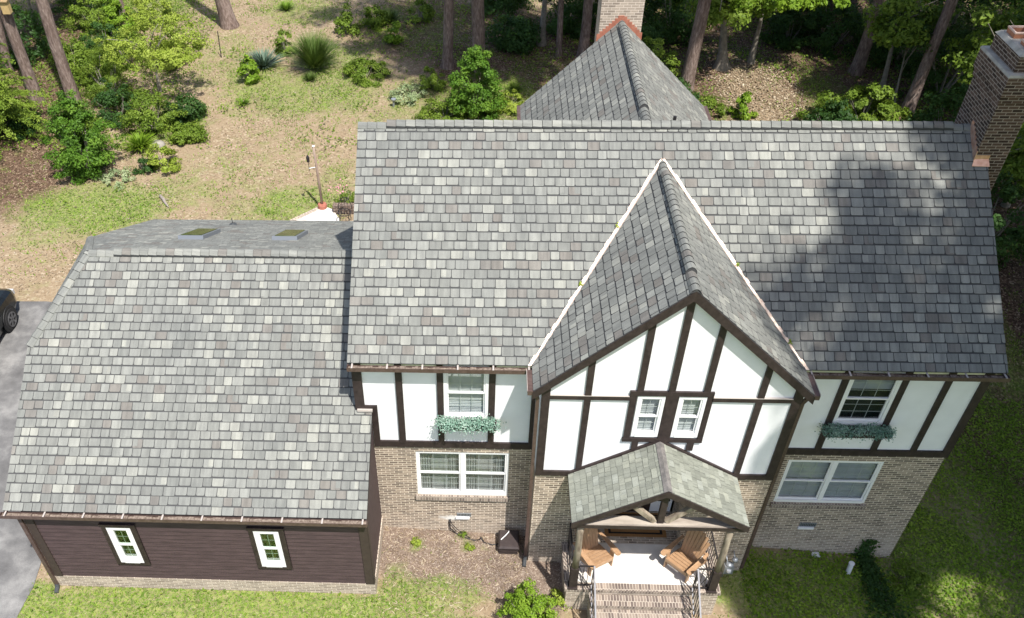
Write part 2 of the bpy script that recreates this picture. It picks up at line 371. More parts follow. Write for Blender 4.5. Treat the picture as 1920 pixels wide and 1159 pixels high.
def unit(a): return a/np.maximum(np.linalg.norm(a, axis=-1, keepdims=True), 1e-9)
def leaves(centers, normals, size, aspect=.5, var=.35, tone=None):
    """one rhombic leaf face at each centre"""
    n = len(centers); nr = unit(normals+rng.normal(0, .45, (n,3)))
    t = unit(np.cross(nr, rng.normal(0,1,(n,3)))); b = np.cross(nr, t)
    L = size*(1+rng.uniform(-var, var, (n,1)))
    a = centers-t*L*.5; c = centers+t*L*.5
    l = centers-b*L*aspect*.5+nr*L*.08; r = centers+b*L*aspect*.5+nr*L*.08
    return np.stack([a, l, c, r], 1)
def clumpy(center, radii, n, clumps, crad, top=.0, shell=.75):
    """points gathered in clumps spread over an ellipsoid, with outward normals"""
    d = unit(rng.normal(0,1,(clumps,3))); d[:,2] = np.abs(d[:,2])*(1-top)+d[:,2]*top
    rr = rng.uniform(shell*.55, 1, (clumps,1))**.6
    cc = d*rr*np.array(radii)
    k = rng.integers(0, clumps, n)
    e = unit(rng.normal(0,1,(n,3)))*rng.uniform(.1,1,(n,1))**.5*crad*(rng.uniform(.6,1.3,(clumps,1))[k])
    e[:,2] *= .6
    P = cc[k]*(1+.13*rng.normal(0,1,(clumps,1))[k])+e; nrm = unit(unit(P/np.array(radii))*.7+unit(e)*.5+np.array([0,0,.6]))
    tone = np.clip(rng.uniform(0.1,.9,clumps)[k]*.6+rng.uniform(0,.4,n), 0, 1)
    return P+np.array(center), nrm, tone

def bush(name, label, cat, loc, r, h, n, size, material, group=None, clumps=60, crad=.3, aspect=.55, stem=True, base=0.12, parts=('foliage','stem'), rx=None):
    z0 = gzf(loc[0], loc[1]); L = (loc[0], loc[1], z0); size *= .80; n = int(n*1.55)
    t = thing(name, label, cat, L, group)
    P, nr, tn = clumpy((loc[0], loc[1], z0+h*.42), (rx or r, r, h*.56), n, clumps, crad, top=.95, shell=.85)
    P[:,:2] = np.array(loc)+(P[:,:2]-np.array(loc))*(1.12-.42*np.clip((P[:,2:3]-z0)/h, 0, 1))
    P[:,2] = np.maximum(P[:,2], z0+.02+rng.uniform(0,.08,len(P)))
    quads_mesh(parts[0], leaves(P, nr, size, aspect, tone=tn), tn, material, t)
    b = MB()
    for k in range(7):
        a = random.uniform(0, 6.28); q = random.uniform(.3,.7)
        b.tube([(L[0]+.04*math.cos(a), L[1]+.04*math.sin(a), z0-.05), (L[0]+r*.25*math.cos(a), L[1]+r*.25*math.sin(a), z0+h*.3), (L[0]+r*q*math.cos(a), L[1]+r*q*math.sin(a), z0+h*.7)], [.03*max(h,.5)/1.5, .02*max(h,.5)/1.5, .006], 6)
    b.build(parts[1], M['bark_smooth'], t)
    return t

# ================================================================== SETTING
xs = np.unique(np.concatenate([[-400,-200,-100,-60,-40,-32], np.arange(-28,33.01,.3), [36,45,60,100,200,400]]))
ys = np.unique(np.concatenate([[-300,-150,-80,-40,-20,-12,-8], np.arange(-5,40.01,.3), [44,52,70,100,200,400]]))
X, Y = np.meshgrid(xs, ys); Z = gz(X, Y)+.025*np.sin(X*1.7+np.sin(Y*1.3))*np.sin(Y*1.1)*(np.abs(Y-10) < 40)*(Y > 11)
GR = [(-12.2,14.3,2.8,1.7,1),(-13.7,12.9,1.2,1.4,.6),(-9.4,15.5,1.6,1.3,.6),(-8.2,25,1.5,2.3,.8),(-6,23.7,2.6,2.2,.8),(-4.3,25,2,3.5,.8),(-7.9,22.4,1.4,1.3,.5),(-4.6,14.6,1.8,1.3,.9),(-6.1,14.2,1.6,1.1,.6),(-3.4,15.9,.8,2,.6),(-7.8,16.6,2.5,2.5,.4),(-6.1,18.7,2.2,2.7,.3),(-8.1,11.7,3.8,1.3,.5),(-16.4,33.2,3.1,3,.8),(-10.2,27.3,1.5,3.8,.5),(-7.5,33.1,2.2,1.8,.7),(-16.4,27.9,1.6,3.9,.8),(-10.9,20.9,1.4,1.9,.8),(-1.5,31,3.2,3.5,.5),(-2.1,22.4,1.6,3.1,.5),(-.3,22.9,1.9,2.6,.7),(3.5,23.1,1.4,2.4,.8),(4.5,26.3,1.5,2.3,.4),(11.9,22.6,1.0,1.6,.5),(17.4,23.6,1.4,3.2,.6),(9.4,-1.1,1.6,1,.9),(11.4,-1.1,2,1,.9),(13.8,.6,1.3,1.6,.9),(10.3,-.3,1.1,.3,.7),(15.6,1,2.2,3.9,.55),(17.8,7,1.7,4.7,.5),(14.7,-1.1,1.6,1,.7),(-4.5,-2.5,3.8,.7,1),(-1.9,-2.4,2,.5,1),(-8.2,-2.5,.8,.6,1),(.7,-2.1,.9,.6,.8),(1.7,-1.8,.8,.5,.6),(.4,-1.4,.3,.5,.5),(.8,-.5,.2,.2,.9),(2.1,-.4,.2,.2,.7),(1.8,-.1,.2,.1,.7),(4.3,-1.8,.5,.6,.3),(-.6,-2.4,.8,.4,.8)]
FO = [(18.2,3.5,2.4,5.5,1),(18.5,-1,2.6,3,.9),(4.5,26.9,5,6,1),(-.7,31,3.5,4.1,.8),(16.2,29.7,7.7,8.6,1),(22.5,25.9,7.2,13.4,1),(-15.7,17.8,2,4.1,.8),(-18.2,22.4,2.4,5.5,1),(10.5,25.4,2.4,9.5,1),(17.2,4.5,1.8,4.2,.7),(-19.1,30.4,3,6.6,.8),(-14.2,30.4,1.6,2.8,.3)]  # dark litter zones; the side-yard ones also paint the shade there
MU = [(1.8,-.7,2.6,1,1),(3.4,-.9,1.2,1.1,1),(1,-.1,1.6,.6,1),(4,-1.3,.6,.9,1)]
def field(L, X, Y):
    a = np.zeros_like(X, float)
    for cx, cy, rx, ry, s in L: a = np.maximum(a, s*np.clip(1.35-((X-cx)/rx)**2*.75-((Y-cy)/ry)**2*.75, 0, 1))
    return a
def turf_at(X, Y): return np.maximum(np.maximum(field(GR, X, Y)*np.where(Y > 8, .80, 1), np.where(Y < -2.6, .95, 0)), .17*(Y > 8))
def forest_at(X, Y): return (1-.62*np.clip(1.4-((X-14.3)/1.7)**2-((Y-24.4)/3.2)**2, 0, 1))*np.maximum(field(FO, X, Y), np.where((Y > 36) | (X > 19) & (Y > 8), 1.0, 0))  # ellipse lightens the forest floor to paint the sunny patch
gv = np.stack([X, Y, Z], -1).reshape(-1,3); nx, ny = len(xs), len(ys)
idx = np.arange(nx*ny).reshape(ny, nx); fc = np.stack([idx[:-1,:-1], idx[:-1,1:], idx[1:,1:], idx[1:,:-1]], -1).reshape(-1,4)
me = bpy.data.meshes.new('ground'); me.from_pydata(gv.tolist(), [], fc.tolist()); me.materials.append(M['ground'])
for nm, arr in (('turf', turf_at(X,Y)), ('forest', forest_at(X,Y)), ('mulch', field(MU, X, Y))):
    a = me.attributes.new(nm, 'FLOAT', 'POINT'); a.data.foreach_set('value', arr.reshape(-1).astype(np.float32))
me.polygons.foreach_set('use_smooth', [True]*len(me.polygons))
tag(link(me, 'ground'), kind='structure')
b = MB()
xd = np.linspace(-30, -8.4, 25); yd = np.linspace(-40, 8.7, 60)
for i in range(24):
    for j in range(59):
        q = []
        for (a, c_) in ((i,j),(i+1,j),(i+1,j+1),(i,j+1)):
            px, py = xd[a], yd[c_]
            if a == 24: px += .06*math.sin(py*2.3)
            if c_ == 59: py += .09*math.sin(px*1.9)
            q.append((px, py, gzf(px, py)+.02))
        b.face(q)
b.build('driveway', M['asphalt'], kind='structure', smooth=True)

def in_house(x, y):
    return ((x > -7.75) & (x < 12.7) & (y > -1.98) & (y < 9.6) & ~((x > -.1) & (x < 3.5) & (y < 0)) & ~((x > 8.7) & (y < 0))) | ((x > 4.3) & (x < 7.85) & (y < 0) & (y > -3.3)) | ((x < -8.38) & (y < 8.75)) | ((x > 3.3) & (x < 8.5) & (y < 10.9) & (y > 5)) | ((x > -4.75) & (x < -2.9) & (y > 9) & (y < 14.35))
def scatter(n, x0, x1, y0, y1, dens):
    x = rng.uniform(x0, x1, n); y = rng.uniform(y0, y1, n)
    k = (rng.uniform(0,1,n) < dens(x, y)) & ~in_house(x, y)
    return x[k], y[k]
def patch(x, y, s, a=0):      # cheap smooth value noise
    return .5+.25*(np.sin(x*s+1.3*np.sin(y*s*.7+a))+np.sin(y*s*1.1+1.7*np.sin(x*s*.8+a*2)))
def blades(n, reg, dens, h, wd):
    x, y = scatter(n, *reg, dens); k = len(x); z = gz(x, y)
    a = rng.uniform(0, 2*np.pi, k); ln = rng.uniform(.5,1.3,k)*h; b_ = rng.normal(0,.5,(k,2))
    base = np.stack([x, y, z], -1); s = np.stack([np.cos(a), np.sin(a), np.zeros(k)], -1)*wd/2
    tip = base+np.stack([b_[:,0]*ln, b_[:,1]*ln, ln*.8], -1)
    tn = np.clip(patch(x, y, 1.3)*.5+rng.uniform(0,.6,k)-.05, 0, 1)
    return np.stack([base-s, base+s, tip], 1), tn
gd = lambda x, y: np.clip(turf_at(x, y)*.95-.05+.6*(patch(x, y, 3.1)-.5)+.6*(patch(x, y, .9, 2)-.5)+.5*(patch(x, y, 7.3, 4)-.5), .04, 1)*np.where((y > -1.35) & (x > 0) & (x < 4.3) & (y < 0), .12, 1)
V1, t1 = blades(190000, (-20,24,10,36), gd, .10, .045)
V2, t2 = blades(150000, (-10,20,-4,10), gd, .085, .03)
g = quads_mesh('grass', np.concatenate([V1,V2]), np.concatenate([t1,t2]), M['leaf_grass'], nv=3)
tag(g, 'short patchy yellow green grass over the yard', 'grass', kind='stuff')
# broad-leaved low ground cover in the greener places
x, y = scatter(60000, -20, 22, -4, 36, lambda x, y: np.clip(field(GR, x, y)-.35+.6*(patch(x, y, 2.2, 5)-.5), 0, 1)*np.where(y < 11, .5, 1))
P = np.stack([x, y, gz(x, y)+rng.uniform(.02,.12,len(x))], -1)
g = quads_mesh('ground_cover', leaves(P, np.tile([0,0,1.], (len(x),1)), .085, .6), np.clip(patch(x,y,1.7)*.6+rng.uniform(-.1,.5,len(x)),0,1), M['leaf_mid'])
tag(g, 'low broad leaved weeds spread among the grass', 'weeds', kind='stuff')
x, y = scatter(46000, 8.6, 19, -4, 6, lambda x, y: np.clip(.75+.7*(patch(x, y, 1.9, 5)-.5), 0, 1))
P = np.stack([x, y, gz(x, y)+rng.uniform(.01,.09,len(x))], -1)
g = quads_mesh('ground_cover', leaves(P, np.tile([0,0,1.], (len(x),1)), .068, .7), np.clip(patch(x,y,1.4)*.7+rng.uniform(-.1,.5,len(x)),0,1), M['leaf_bright'])
tag(g, 'low dark green ground cover on the shaded right lawn', 'ground cover', kind='stuff')
ug = lambda x, y: np.clip(np.where((x < -11.5) & (y > 18.5), .85, 0)+np.where((x > 8) & (x < 30), .55, 0)*(1-np.clip(1.5-((x-14.2)/2.4)**2-((y-24.5)/3.2)**2, 0, 1))+np.where((x > -4) & (x < 9) & (y > 27), .4, 0)+.9*(patch(x, y, 1.3, 8)-.55)+.5*(patch(x, y, 3.7, 1)-.5), 0, 1)
x, y = scatter(75000, -24, 30, 18.5, 38, ug)
P = np.stack([x, y, gz(x, y)+.03+rng.uniform(0,1,len(x))**2*.45*patch(x, y, 2.6, 3)], -1)
g = quads_mesh('undergrowth', leaves(P, np.tile([0,-.2,1.], (len(x),1)), .13, .5), np.clip(patch(x,y,1.9)*.6+rng.uniform(-.2,.5,len(x)),0,1), M['leaf_mid'])
tag(g, 'knee high leafy undergrowth spread through the woods', 'undergrowth', kind='stuff')
x, y = scatter(16000, -16, 18, 9, 36, lambda x, y: .3+.7*patch(x, y, .6, 7))
x4, y4 = scatter(1300, -.1, 4.6, -3.4, 0, lambda x, y: .6+0*x)
x = np.concatenate([x,x4]); y = np.concatenate([y,y4]); a = rng.uniform(0,np.pi,len(x)); L4 = (rng.uniform(.08,.22,len(x))*np.where(y > 5, 1, .6))[:,None]
P = np.stack([x, y, gz(x, y)+.03], -1); t4 = np.stack([np.cos(a),np.sin(a),0*a],-1); s4 = np.stack([-np.sin(a),np.cos(a),0*a],-1)*.006
g = quads_mesh('pine_straw', np.stack([P-t4*L4/2-s4, P+t4*L4/2-s4, P+t4*L4/2+s4, P-t4*L4/2+s4], 1), rng.beta(3,1.5,len(x)), M['litter'])
tag(g, 'thin dry pine needles and twigs on the ground', 'pine straw', kind='stuff')
x, y = scatter(7000, 12.2, 16.6, 20.5, 28.5, lambda x, y: np.clip(1.6-((x-14.3)/1.7)**2-((y-24.4)/3.2)**2, 0, 1))  # extra litter, kept pale to brighten the painted sunny patch
P = np.stack([x, y, gz(x, y)+.02+rng.uniform(0,.03,len(x))], -1)
g = quads_mesh('leaf_litter', leaves(P, np.tile([0,0,1.], (len(x),1)), .10, .6), np.clip(rng.beta(2.5,1.8,len(x)),0,1), M['litter'])
tag(g, 'pale dry leaves in the sunny clearing behind the ridge', 'leaf litter', kind='stuff')
x, y = scatter(60000, -24, 28, 9, 37, lambda x, y: .25+.75*patch(x, y, .8, 3)*(turf_at(x, y) < .6))
x2, y2 = scatter(9000, -.1, 4.6, -3.4, 0, lambda x, y: .75+0*x)
x3, y3 = scatter(5000, 8, 20, -4, 9, lambda x, y: .3+0*x)
sz = np.concatenate([np.full(len(x), .062), np.full(len(x2), .026), np.full(len(x3), .05)])[:,None]
x = np.concatenate([x,x2,x3]); y = np.concatenate([y,y2,y3])
P = np.stack([x, y, gz(x, y)+.015+rng.uniform(0,.02,len(x))], -1)
nn = np.tile([0,0,2.], (len(x),1))
g = quads_mesh('leaf_litter', leaves(P, nn, sz, .55), np.clip(rng.beta(2,2.6,len(x)),0,1), M['litter'])
tag(g, 'fallen dry leaves and wood chips strewn on the soil', 'leaf litter', kind='stuff')

# ================================================================== HOUSE
house = thing('house', 'two storey half timbered brick house with grey shingle roofs, brown garage and gabled porch', 'house', (4, 3, 0))
ZR, YR, ZE, YE = 8.731, 4.256, 5.65, -.123
def tone():
    r = random.random()
    if r < .09: return random.uniform(0,.16)
    if r < .60: return random.uniform(.28,.5)
    if r < .86: return random.uniform(.5,.78)
    return random.uniform(.80,1)
def clip_poly(poly, clip):
    out = poly
    for i in range(len(clip)):
        a, b = clip[i], clip[(i+1) % len(clip)]; inp = out; out = []
        if not inp: break
        def side(p): return (b[0]-a[0])*(p[1]-a[1])-(b[1]-a[1])*(p[0]-a[0])
        for j in range(len(inp)):
            p, q = inp[j], inp[(j+1) % len(inp)]; sp_, sq = side(p), side(q)
            if sp_ >= 0: out.append(p)
            if (sp_ >= 0) != (sq >= 0):
                t_ = sp_/(sp_-sq); out.append((p[0]+(q[0]-p[0])*t_, p[1]+(q[1]-p[1])*t_))
    return out
def roof_plane(name, P0, U, Vv, poly, mats=('shingle','under'), exp_=.207, wid=(.195,.262), gap=.033, sgap=.015, lift=.014, ch=.040, seed=1, extra=None, thick=.05, label=None, parent=None, tonef=None):
    """poly: list of convex polygons (ccw) in (u,v) metres on the plane P0+u*U+v*V"""
    random.seed(seed); P0, U, Vv = Vector(P0), Vector(U).normalized(), Vector(Vv).normalized(); n = U.cross(Vv).normalized()
    if n.z < 0: n = -n
    b = MB(); W = lambda u, v, h=0: P0+U*u+Vv*v+n*h
    for pg in poly:
        b.face([W(u,v,0) for u,v in pg], mi=1); b.face([W(u,v,-thick) for u,v in pg][::-1], mi=1)
        for i in range(len(pg)):
            a, c_ = pg[i], pg[(i+1) % len(pg)]; b.face([W(*a,-thick), W(*c_,-thick), W(*c_,0), W(*a,0)], mi=1)
    vmax = max(v for pg in poly for u,v in pg); umin = min(u for pg in poly for u,v in pg); umax = max(u for pg in poly for u,v in pg)
    row = 0; v = 0.0
    while v < vmax:
        u = umin-random.uniform(0,.2); sl = gap*random.uniform(.9,1.1)
        while u < umax:
            wdt = random.choice([wid[0], wid[1], (wid[0]+wid[1])/2, wid[1]]); tn = (tonef or tone)()
            v0 = v+random.uniform(-.002,.002); v1 = v+exp_-gap
            drop = random.choice((0,0,.006,.014,.020))
            a0, a1 = u+sgap/2, u+wdt-sgap/2
            tab = [(a0+ch*.6, v0-drop), (a1-ch*.6, v0-drop), (a1-ch*.15, v0-drop+ch*.25), (a1, v0-drop+ch), (a1, v1), (a0, v1), (a0, v0-drop+ch), (a0+ch*.15, v0-drop+ch*.25)]
            for pg in poly:
                t_ = clip_poly(tab, pg)
                if len(t_) >= 3:
                    hh = lambda vv: lift*(1-(vv-v)/exp_*.75)+.001
                    top = [W(x_, y_, hh(y_)) for x_, y_ in t_]; bot = [W(x_, y_, 0) for x_, y_ in t_]
                    b.face(top, tn, uv=[(x_+row*3.7, y_) for x_, y_ in t_])
                    for i in range(len(t_)):
                        j = (i+1) % len(t_)
                        if max(t_[i][1], t_[j][1]) < v1-.01: b.face([bot[i], bot[j], top[j], top[i]], tn, mi=1)
                    if random.random() < .12 and wdt > .19 and len(t_) == 8 and all(abs(p[0]-q[0])+abs(p[1]-q[1]) < 1e-6 for p, q in zip(sorted(t_), sorted(tab))):      # half-width lighter overlay
                        s0 = random.choice([0,1]); um = (a0+a1)/2
                        q = [(a0+.004,v0+.02),(um,v0+.02),(um,v1),(a0+.004,v1)] if s0 else [(um,v0+.02),(a1-.004,v0+.02),(a1-.004,v1),(um,v1)]
                        b.face([W(x_, y_, hh(y_)+.0015) for x_, y_ in q], min(1, tn+.3), uv=q)
            u += wdt
        v += exp_; row += 1
    o = b.build(name, [M[mats[0]], M[mats[1]]], parent or house, label=label)
    return o, W
def ridge_caps(name, a, b_, s1, s2, parent, width=.15, step=.205, lift=.03, seed=3, raised=None, mats=('shingle','under'), rnd=False):
    """caps from a to b; s1,s2: unit vectors running down either slope. raised=(t0,t1) metres: thicker vent run"""
    random.seed(seed); a, b_ = Vector(a), Vector(b_); d = (b_-a); L = d.length; d.normalize(); s1, s2 = Vector(s1).normalized(), Vector(s2).normalized()
    up = -(s1+s2).normalized(); m = MB(); t_ = 0
    while t_ < L-.02:
        e = min(t_+step, L); r_ = raised and raised[0] < t_+.05 < raised[1]
        h0 = lift+(.055 if r_ else 0); tn = tone()
        g_ = .010
        prof = [s1*width-up*.006, s1*width*.62+up*.010, s1*width*.25+up*.002, up*-.004, s2*width*.25+up*.002, s2*width*.62+up*.010, s2*width-up*.006]
        if rnd: prof = [s1*width, s1*width*.66+up*.022, s1*width*.3+up*.012, up*-.006, s2*width*.3+up*.012, s2*width*.66+up*.022, s2*width]
        A = [a+d*(t_+g_*.3)+up*(h0+.014)+p for p in prof]; B = [a+d*(e-.007)+up*h0+p for p in prof]; n_ = len(prof)
        for i in range(n_-1): m.face([A[i], A[i+1], B[i+1], B[i]], tn, uv=[(i*.06,t_),(i*.06+.06,t_),(i*.06+.06,e),(i*.06,e)])
        for E_ in (A, B): m.face(E_+[q-up*.014 for q in E_[::-1]], .3, mi=1)
        for k_ in (0, -1):
            lo = -up*(h0 if not r_ else .045); m.face([A[k_], B[k_], B[k_]+lo, A[k_]+lo], tn, mi=1 if r_ else 0)
        if r_: 
            for k_, sg_ in ((0,s1),(-1,s2)): m.face([A[k_]-up*.045-sg_*.02, B[k_]-up*.045-sg_*.02, B[k_]-up*h0-sg_*.02, A[k_]-up*h0-sg_*.02], .3, mi=1)
            if t_ <= raised[0]+.16 or e >= raised[1]-.1:
                E_ = A if t_ <= raised[0]+.16 else B; m.face(E_+[q-up*(h0) for q in E_[::-1]], .3, mi=1)
        t_ = e
    m.extr([a+s1*(width-.02)+up*(lift-.014), a+up*(lift-.006), a+s2*(width-.02)+up*(lift-.014), a-up*.02], b_-a, mi=1)
    return m.build(name, [M[mats[0]], M[mats[1]]], parent)
def down(d, n):
    s = Vector(d).normalized().cross(Vector(n).normalized()); return s if s.z < 0 else -s

sm = Vector((0, YR-YE, ZR-ZE)).normalized(); Lm = math.hypot(YR-YE, ZR-ZE)
XL, XRt = -.471, 12.841
r_main, Wm = roof_plane('roof', (XL, YE, ZE), (1,0,0), sm, [[(0,0),(XRt-XL,0),(XRt-XL,Lm),(0,Lm)]], seed=5, label='main roof slope of grey shingles facing the front lawn')
# rear slope (plain, unseen from the front)
b = MB(); yb = 2*YR-YE
b.extr([(XL,YR,ZR),(XRt,YR,ZR),(XRt,yb,ZE),(XL,yb,ZE)], (0,0,-.05)); b.build('rear_roof', M['shingle'], house)
ridge_caps('ridge_cap', (XL, YR, ZR), (XRt-.05, YR, ZR), (0,-(YR-YE),-(ZR-ZE)), (0,YR-YE,-(ZR-ZE)), r_main, raised=(.5, 12.5), width=.15, step=.211)
# rakes of the main roof
b = MB()
for x0, x1 in ((XL-.006, XL+.03), (XRt-.03, XRt+.006)):
    b.extr([(x0,YE,ZE-.05),(x0,YR,ZR-.05),(x0,YR,ZR-.24),(x0,YE,ZE-.2)], (x1-x0,0,0))
    b.cut(); b.extr([(x0,YR,ZR-.05),(x0,yb,ZE-.05),(x0,yb,ZE-.2),(x0,YR,ZR-.24)], (x1-x0,0,0)); b.cut()
b.build_each('rake_board', M['timber'], house)

# ---- walls with openings
def wall_front(b, x0, x1, z0, z1, y, holes, depth=.12, mi=0):
    xs_ = sorted({x0, x1, *[h[0] for h in holes], *[h[1] for h in holes]}); zs_ = sorted({z0, z1, *[h[2] for h in holes], *[h[3] for h in holes]})
    for i in range(len(xs_)-1):
        for j in range(len(zs_)-1):
            cx, cz = (xs_[i]+xs_[i+1])/2, (zs_[j]+zs_[j+1])/2
            if cx < x0 or cx > x1 or any(h[0] < cx < h[1] and h[2] < cz < h[3] for h in holes): continue
            b.face([(xs_[i],y,zs_[j]),(xs_[i+1],y,zs_[j]),(xs_[i+1],y,zs_[j+1]),(xs_[i],y,zs_[j+1])], mi=mi)
    for h in holes:
        d = h[4] if len(h) > 4 else depth
        b.face([(h[0],y,h[2]),(h[0],y,h[3]),(h[0],y+d,h[3]),(h[0],y+d,h[2])], mi=mi)
        b.face([(h[1],y,h[2]),(h[1],y+d,h[2]),(h[1],y+d,h[3]),(h[1],y,h[3])], mi=mi)
        b.face([(h[0],y,h[3]),(h[1],y,h[3]),(h[1],y+d,h[3]),(h[0],y+d,h[3])], mi=mi)
        b.face([(h[0],y,h[2]),(h[0],y+d,h[2]),(h[1],y+d,h[2]),(h[1],y,h[2])], mi=mi)
XW0, XW1, YG, GL, GRt = -.395, 12.634, -.757, 3.53, 8.681
WLL = (.83, 2.98, 1.27, 2.80); WLR = (9.27, 11.38, 1.28, 2.77)
DOOR = (5.05, 7.05, .5, 2.62)
b = MB()
wall_front(b, XW0, GL, -.6, 3.0, 0, [WLL]); wall_front(b, GRt, XW1, -1.6, 3.0, 0, [WLR])
wall_front(b, GL, GRt, -1.0, 3.0, YG, [(*DOOR, 1.0)])
b.face([(GL,0,-.8),(GL,YG,-.8),(GL,YG,3),(GL,0,3)]); b.face([(GRt,YG,-1.2),(GRt,0,-1.2),(GRt,0,3),(GRt,YG,3)])
b.face([(XW1,0,-1.6),(XW1,8.4,-1.6),(XW1,8.4,3),(XW1,0,3)]); b.face([(XW0,8.4,-.6),(XW0,0,-.6),(XW0,0,3),(XW0,8.4,3)])
b.face([(XW1,8.4,-1.6),(XW0,8.4,-1.6),(XW0,8.4,3),(XW1,8.4,3)])
b.build('brick_wall', M['brick'], house)
WUL = (1.51, 2.47, 3.95, 5.5); WUR = (9.86, 10.92, 4.0, 5.5); WG1 = (5.45, 6.0, 4.3, 5.48); WG2 = (6.27, 6.82, 4.3, 5.48)
b = MB(); gsl = (8.247-5.679)/2.74
wall_front(b, XW0, GL, 3.0, 5.6, 0, [WUL]); wall_front(b, GRt, XW1, 3.0, 5.6, 0, [WUR])
wall_front(b, GL, GRt, 3.0, 5.65, YG, [WG1, WG2])
ap = 8.247-.12
b.face([(GL,YG,5.65),(GRt,YG,5.65),(6.093,YG,ap)])
b.face([(GL,0,3),(GL,YG,3),(GL,YG,5.75),(GL,0,5.75)]); b.face([(GRt,YG,3),(GRt,0,3),(GRt,0,5.75),(GRt,YG,5.75)])
for x in (XW0, XW1): b.face([(x,0,3),(x,8.4,3),(x,8.4,5.6),(x,YR,8.6),(x,0,5.6)])
b.face([(XW1,8.4,3),(XW0,8.4,3),(XW0,8.4,5.6),(XW1,8.4,5.6)])
b.build('stucco_wall', M['stucco'], house)
# dim rooms behind the panes
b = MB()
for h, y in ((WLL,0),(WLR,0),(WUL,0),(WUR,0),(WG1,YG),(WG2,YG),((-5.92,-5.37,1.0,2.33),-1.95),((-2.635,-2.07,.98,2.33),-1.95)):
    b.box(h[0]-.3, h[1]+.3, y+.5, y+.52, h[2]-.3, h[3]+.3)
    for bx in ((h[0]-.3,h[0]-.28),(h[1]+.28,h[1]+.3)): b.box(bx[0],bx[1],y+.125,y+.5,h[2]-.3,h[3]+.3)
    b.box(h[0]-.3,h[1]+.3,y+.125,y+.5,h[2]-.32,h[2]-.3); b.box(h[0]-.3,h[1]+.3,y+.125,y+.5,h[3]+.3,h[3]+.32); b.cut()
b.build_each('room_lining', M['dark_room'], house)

# ---- timbers
YT = -.045
def timber(x0, x1, z0, z1, y, top=None, lab=None):
    b = MB(); y0 = y+YT
    if top is None: b.box(x0, x1, y0, y+.001, z0, z1)
    else: b.extr([(x0,y0,z0),(x1,y0,z0),(x1,y0,top(x1)),(x0,y0,top(x0))], (0,.046,0))
    o = b.build('timber', M['timber'], house, bevel=.004); return o
timber(XW0-.03, -.22, 4.18, 5.62, 0); timber(-.219, .05, 4.18, 4.30, 0); timber(-.09, .05, 3.181, 4.179, 0)
for x0, x1 in ((.49,.635),(1.37,1.505),(2.475,2.615)): timber(x0, x1, 3.181, 5.6, 0)
timber(3.39, 3.53, 3.181, 5.6, 0); timber(-.09, GL, 3.0, 3.18, 0)
for x0, x1 in ((9.72,9.855),(10.925,11.06),(11.79,11.92)): timber(x0, x1, 3.181, 5.6, 0)
timber(8.69, 8.83, 3.181, 5.6, 0); timber(12.50, XW1+.03, 3.181, 5.6, 0); timber(8.69, XW1+.03, 3.0, 3.18, 0)
zt = lambda x: 8.247-gsl*abs(x-6.093)-.24
timber(GL, 3.70, 3.141, 0, YG, zt); timber(8.505, GRt, 3.141, 0, YG, zt)
timber(GL, GRt, 3.0, 3.14, YG)
timber(4.39, 4.52, 3.141, 5.359, YG); timber(4.39, 4.52, 5.471, 0, YG, zt)
timber(7.80, 7.93, 3.141, 5.359, YG); timber(7.80, 7.93, 5.471, 0, YG, zt)
timber(3.701, 5.299, 5.36, 5.47, YG); timber(6.921, 8.504, 5.36, 5.47, YG)
timber(5.41, 5.54, 5.621, 0, YG, zt); timber(6.72, 6.85, 5.621, 0, YG, zt)
timber(6.03, 6.165, 5.621, 7.95, YG)
timber(5.28, 6.94, 5.50, 5.62, YG-.006)
timber(5.28, 6.94, 4.15, 4.25, YG-.006)
timber(5.30, 5.43, 4.251, 5.499, YG); timber(6.83, 6.94, 4.251, 5.499, YG); timber(6.01, 6.26, 4.251, 5.499, YG)
timber(5.50, 5.63, 3.9, 4.149, YG); timber(6.65, 6.79, 3.9, 4.149, YG)
# light lintel boards along the mid beam top edge
b = MB(); b.box(3.7,5.28,YG-.052,YG-.001,5.471,5.482); b.cut(); b.box(6.94,8.5,YG-.052,YG-.001,5.471,5.482); b.build_each('drip_edge', M['bracket'], house)

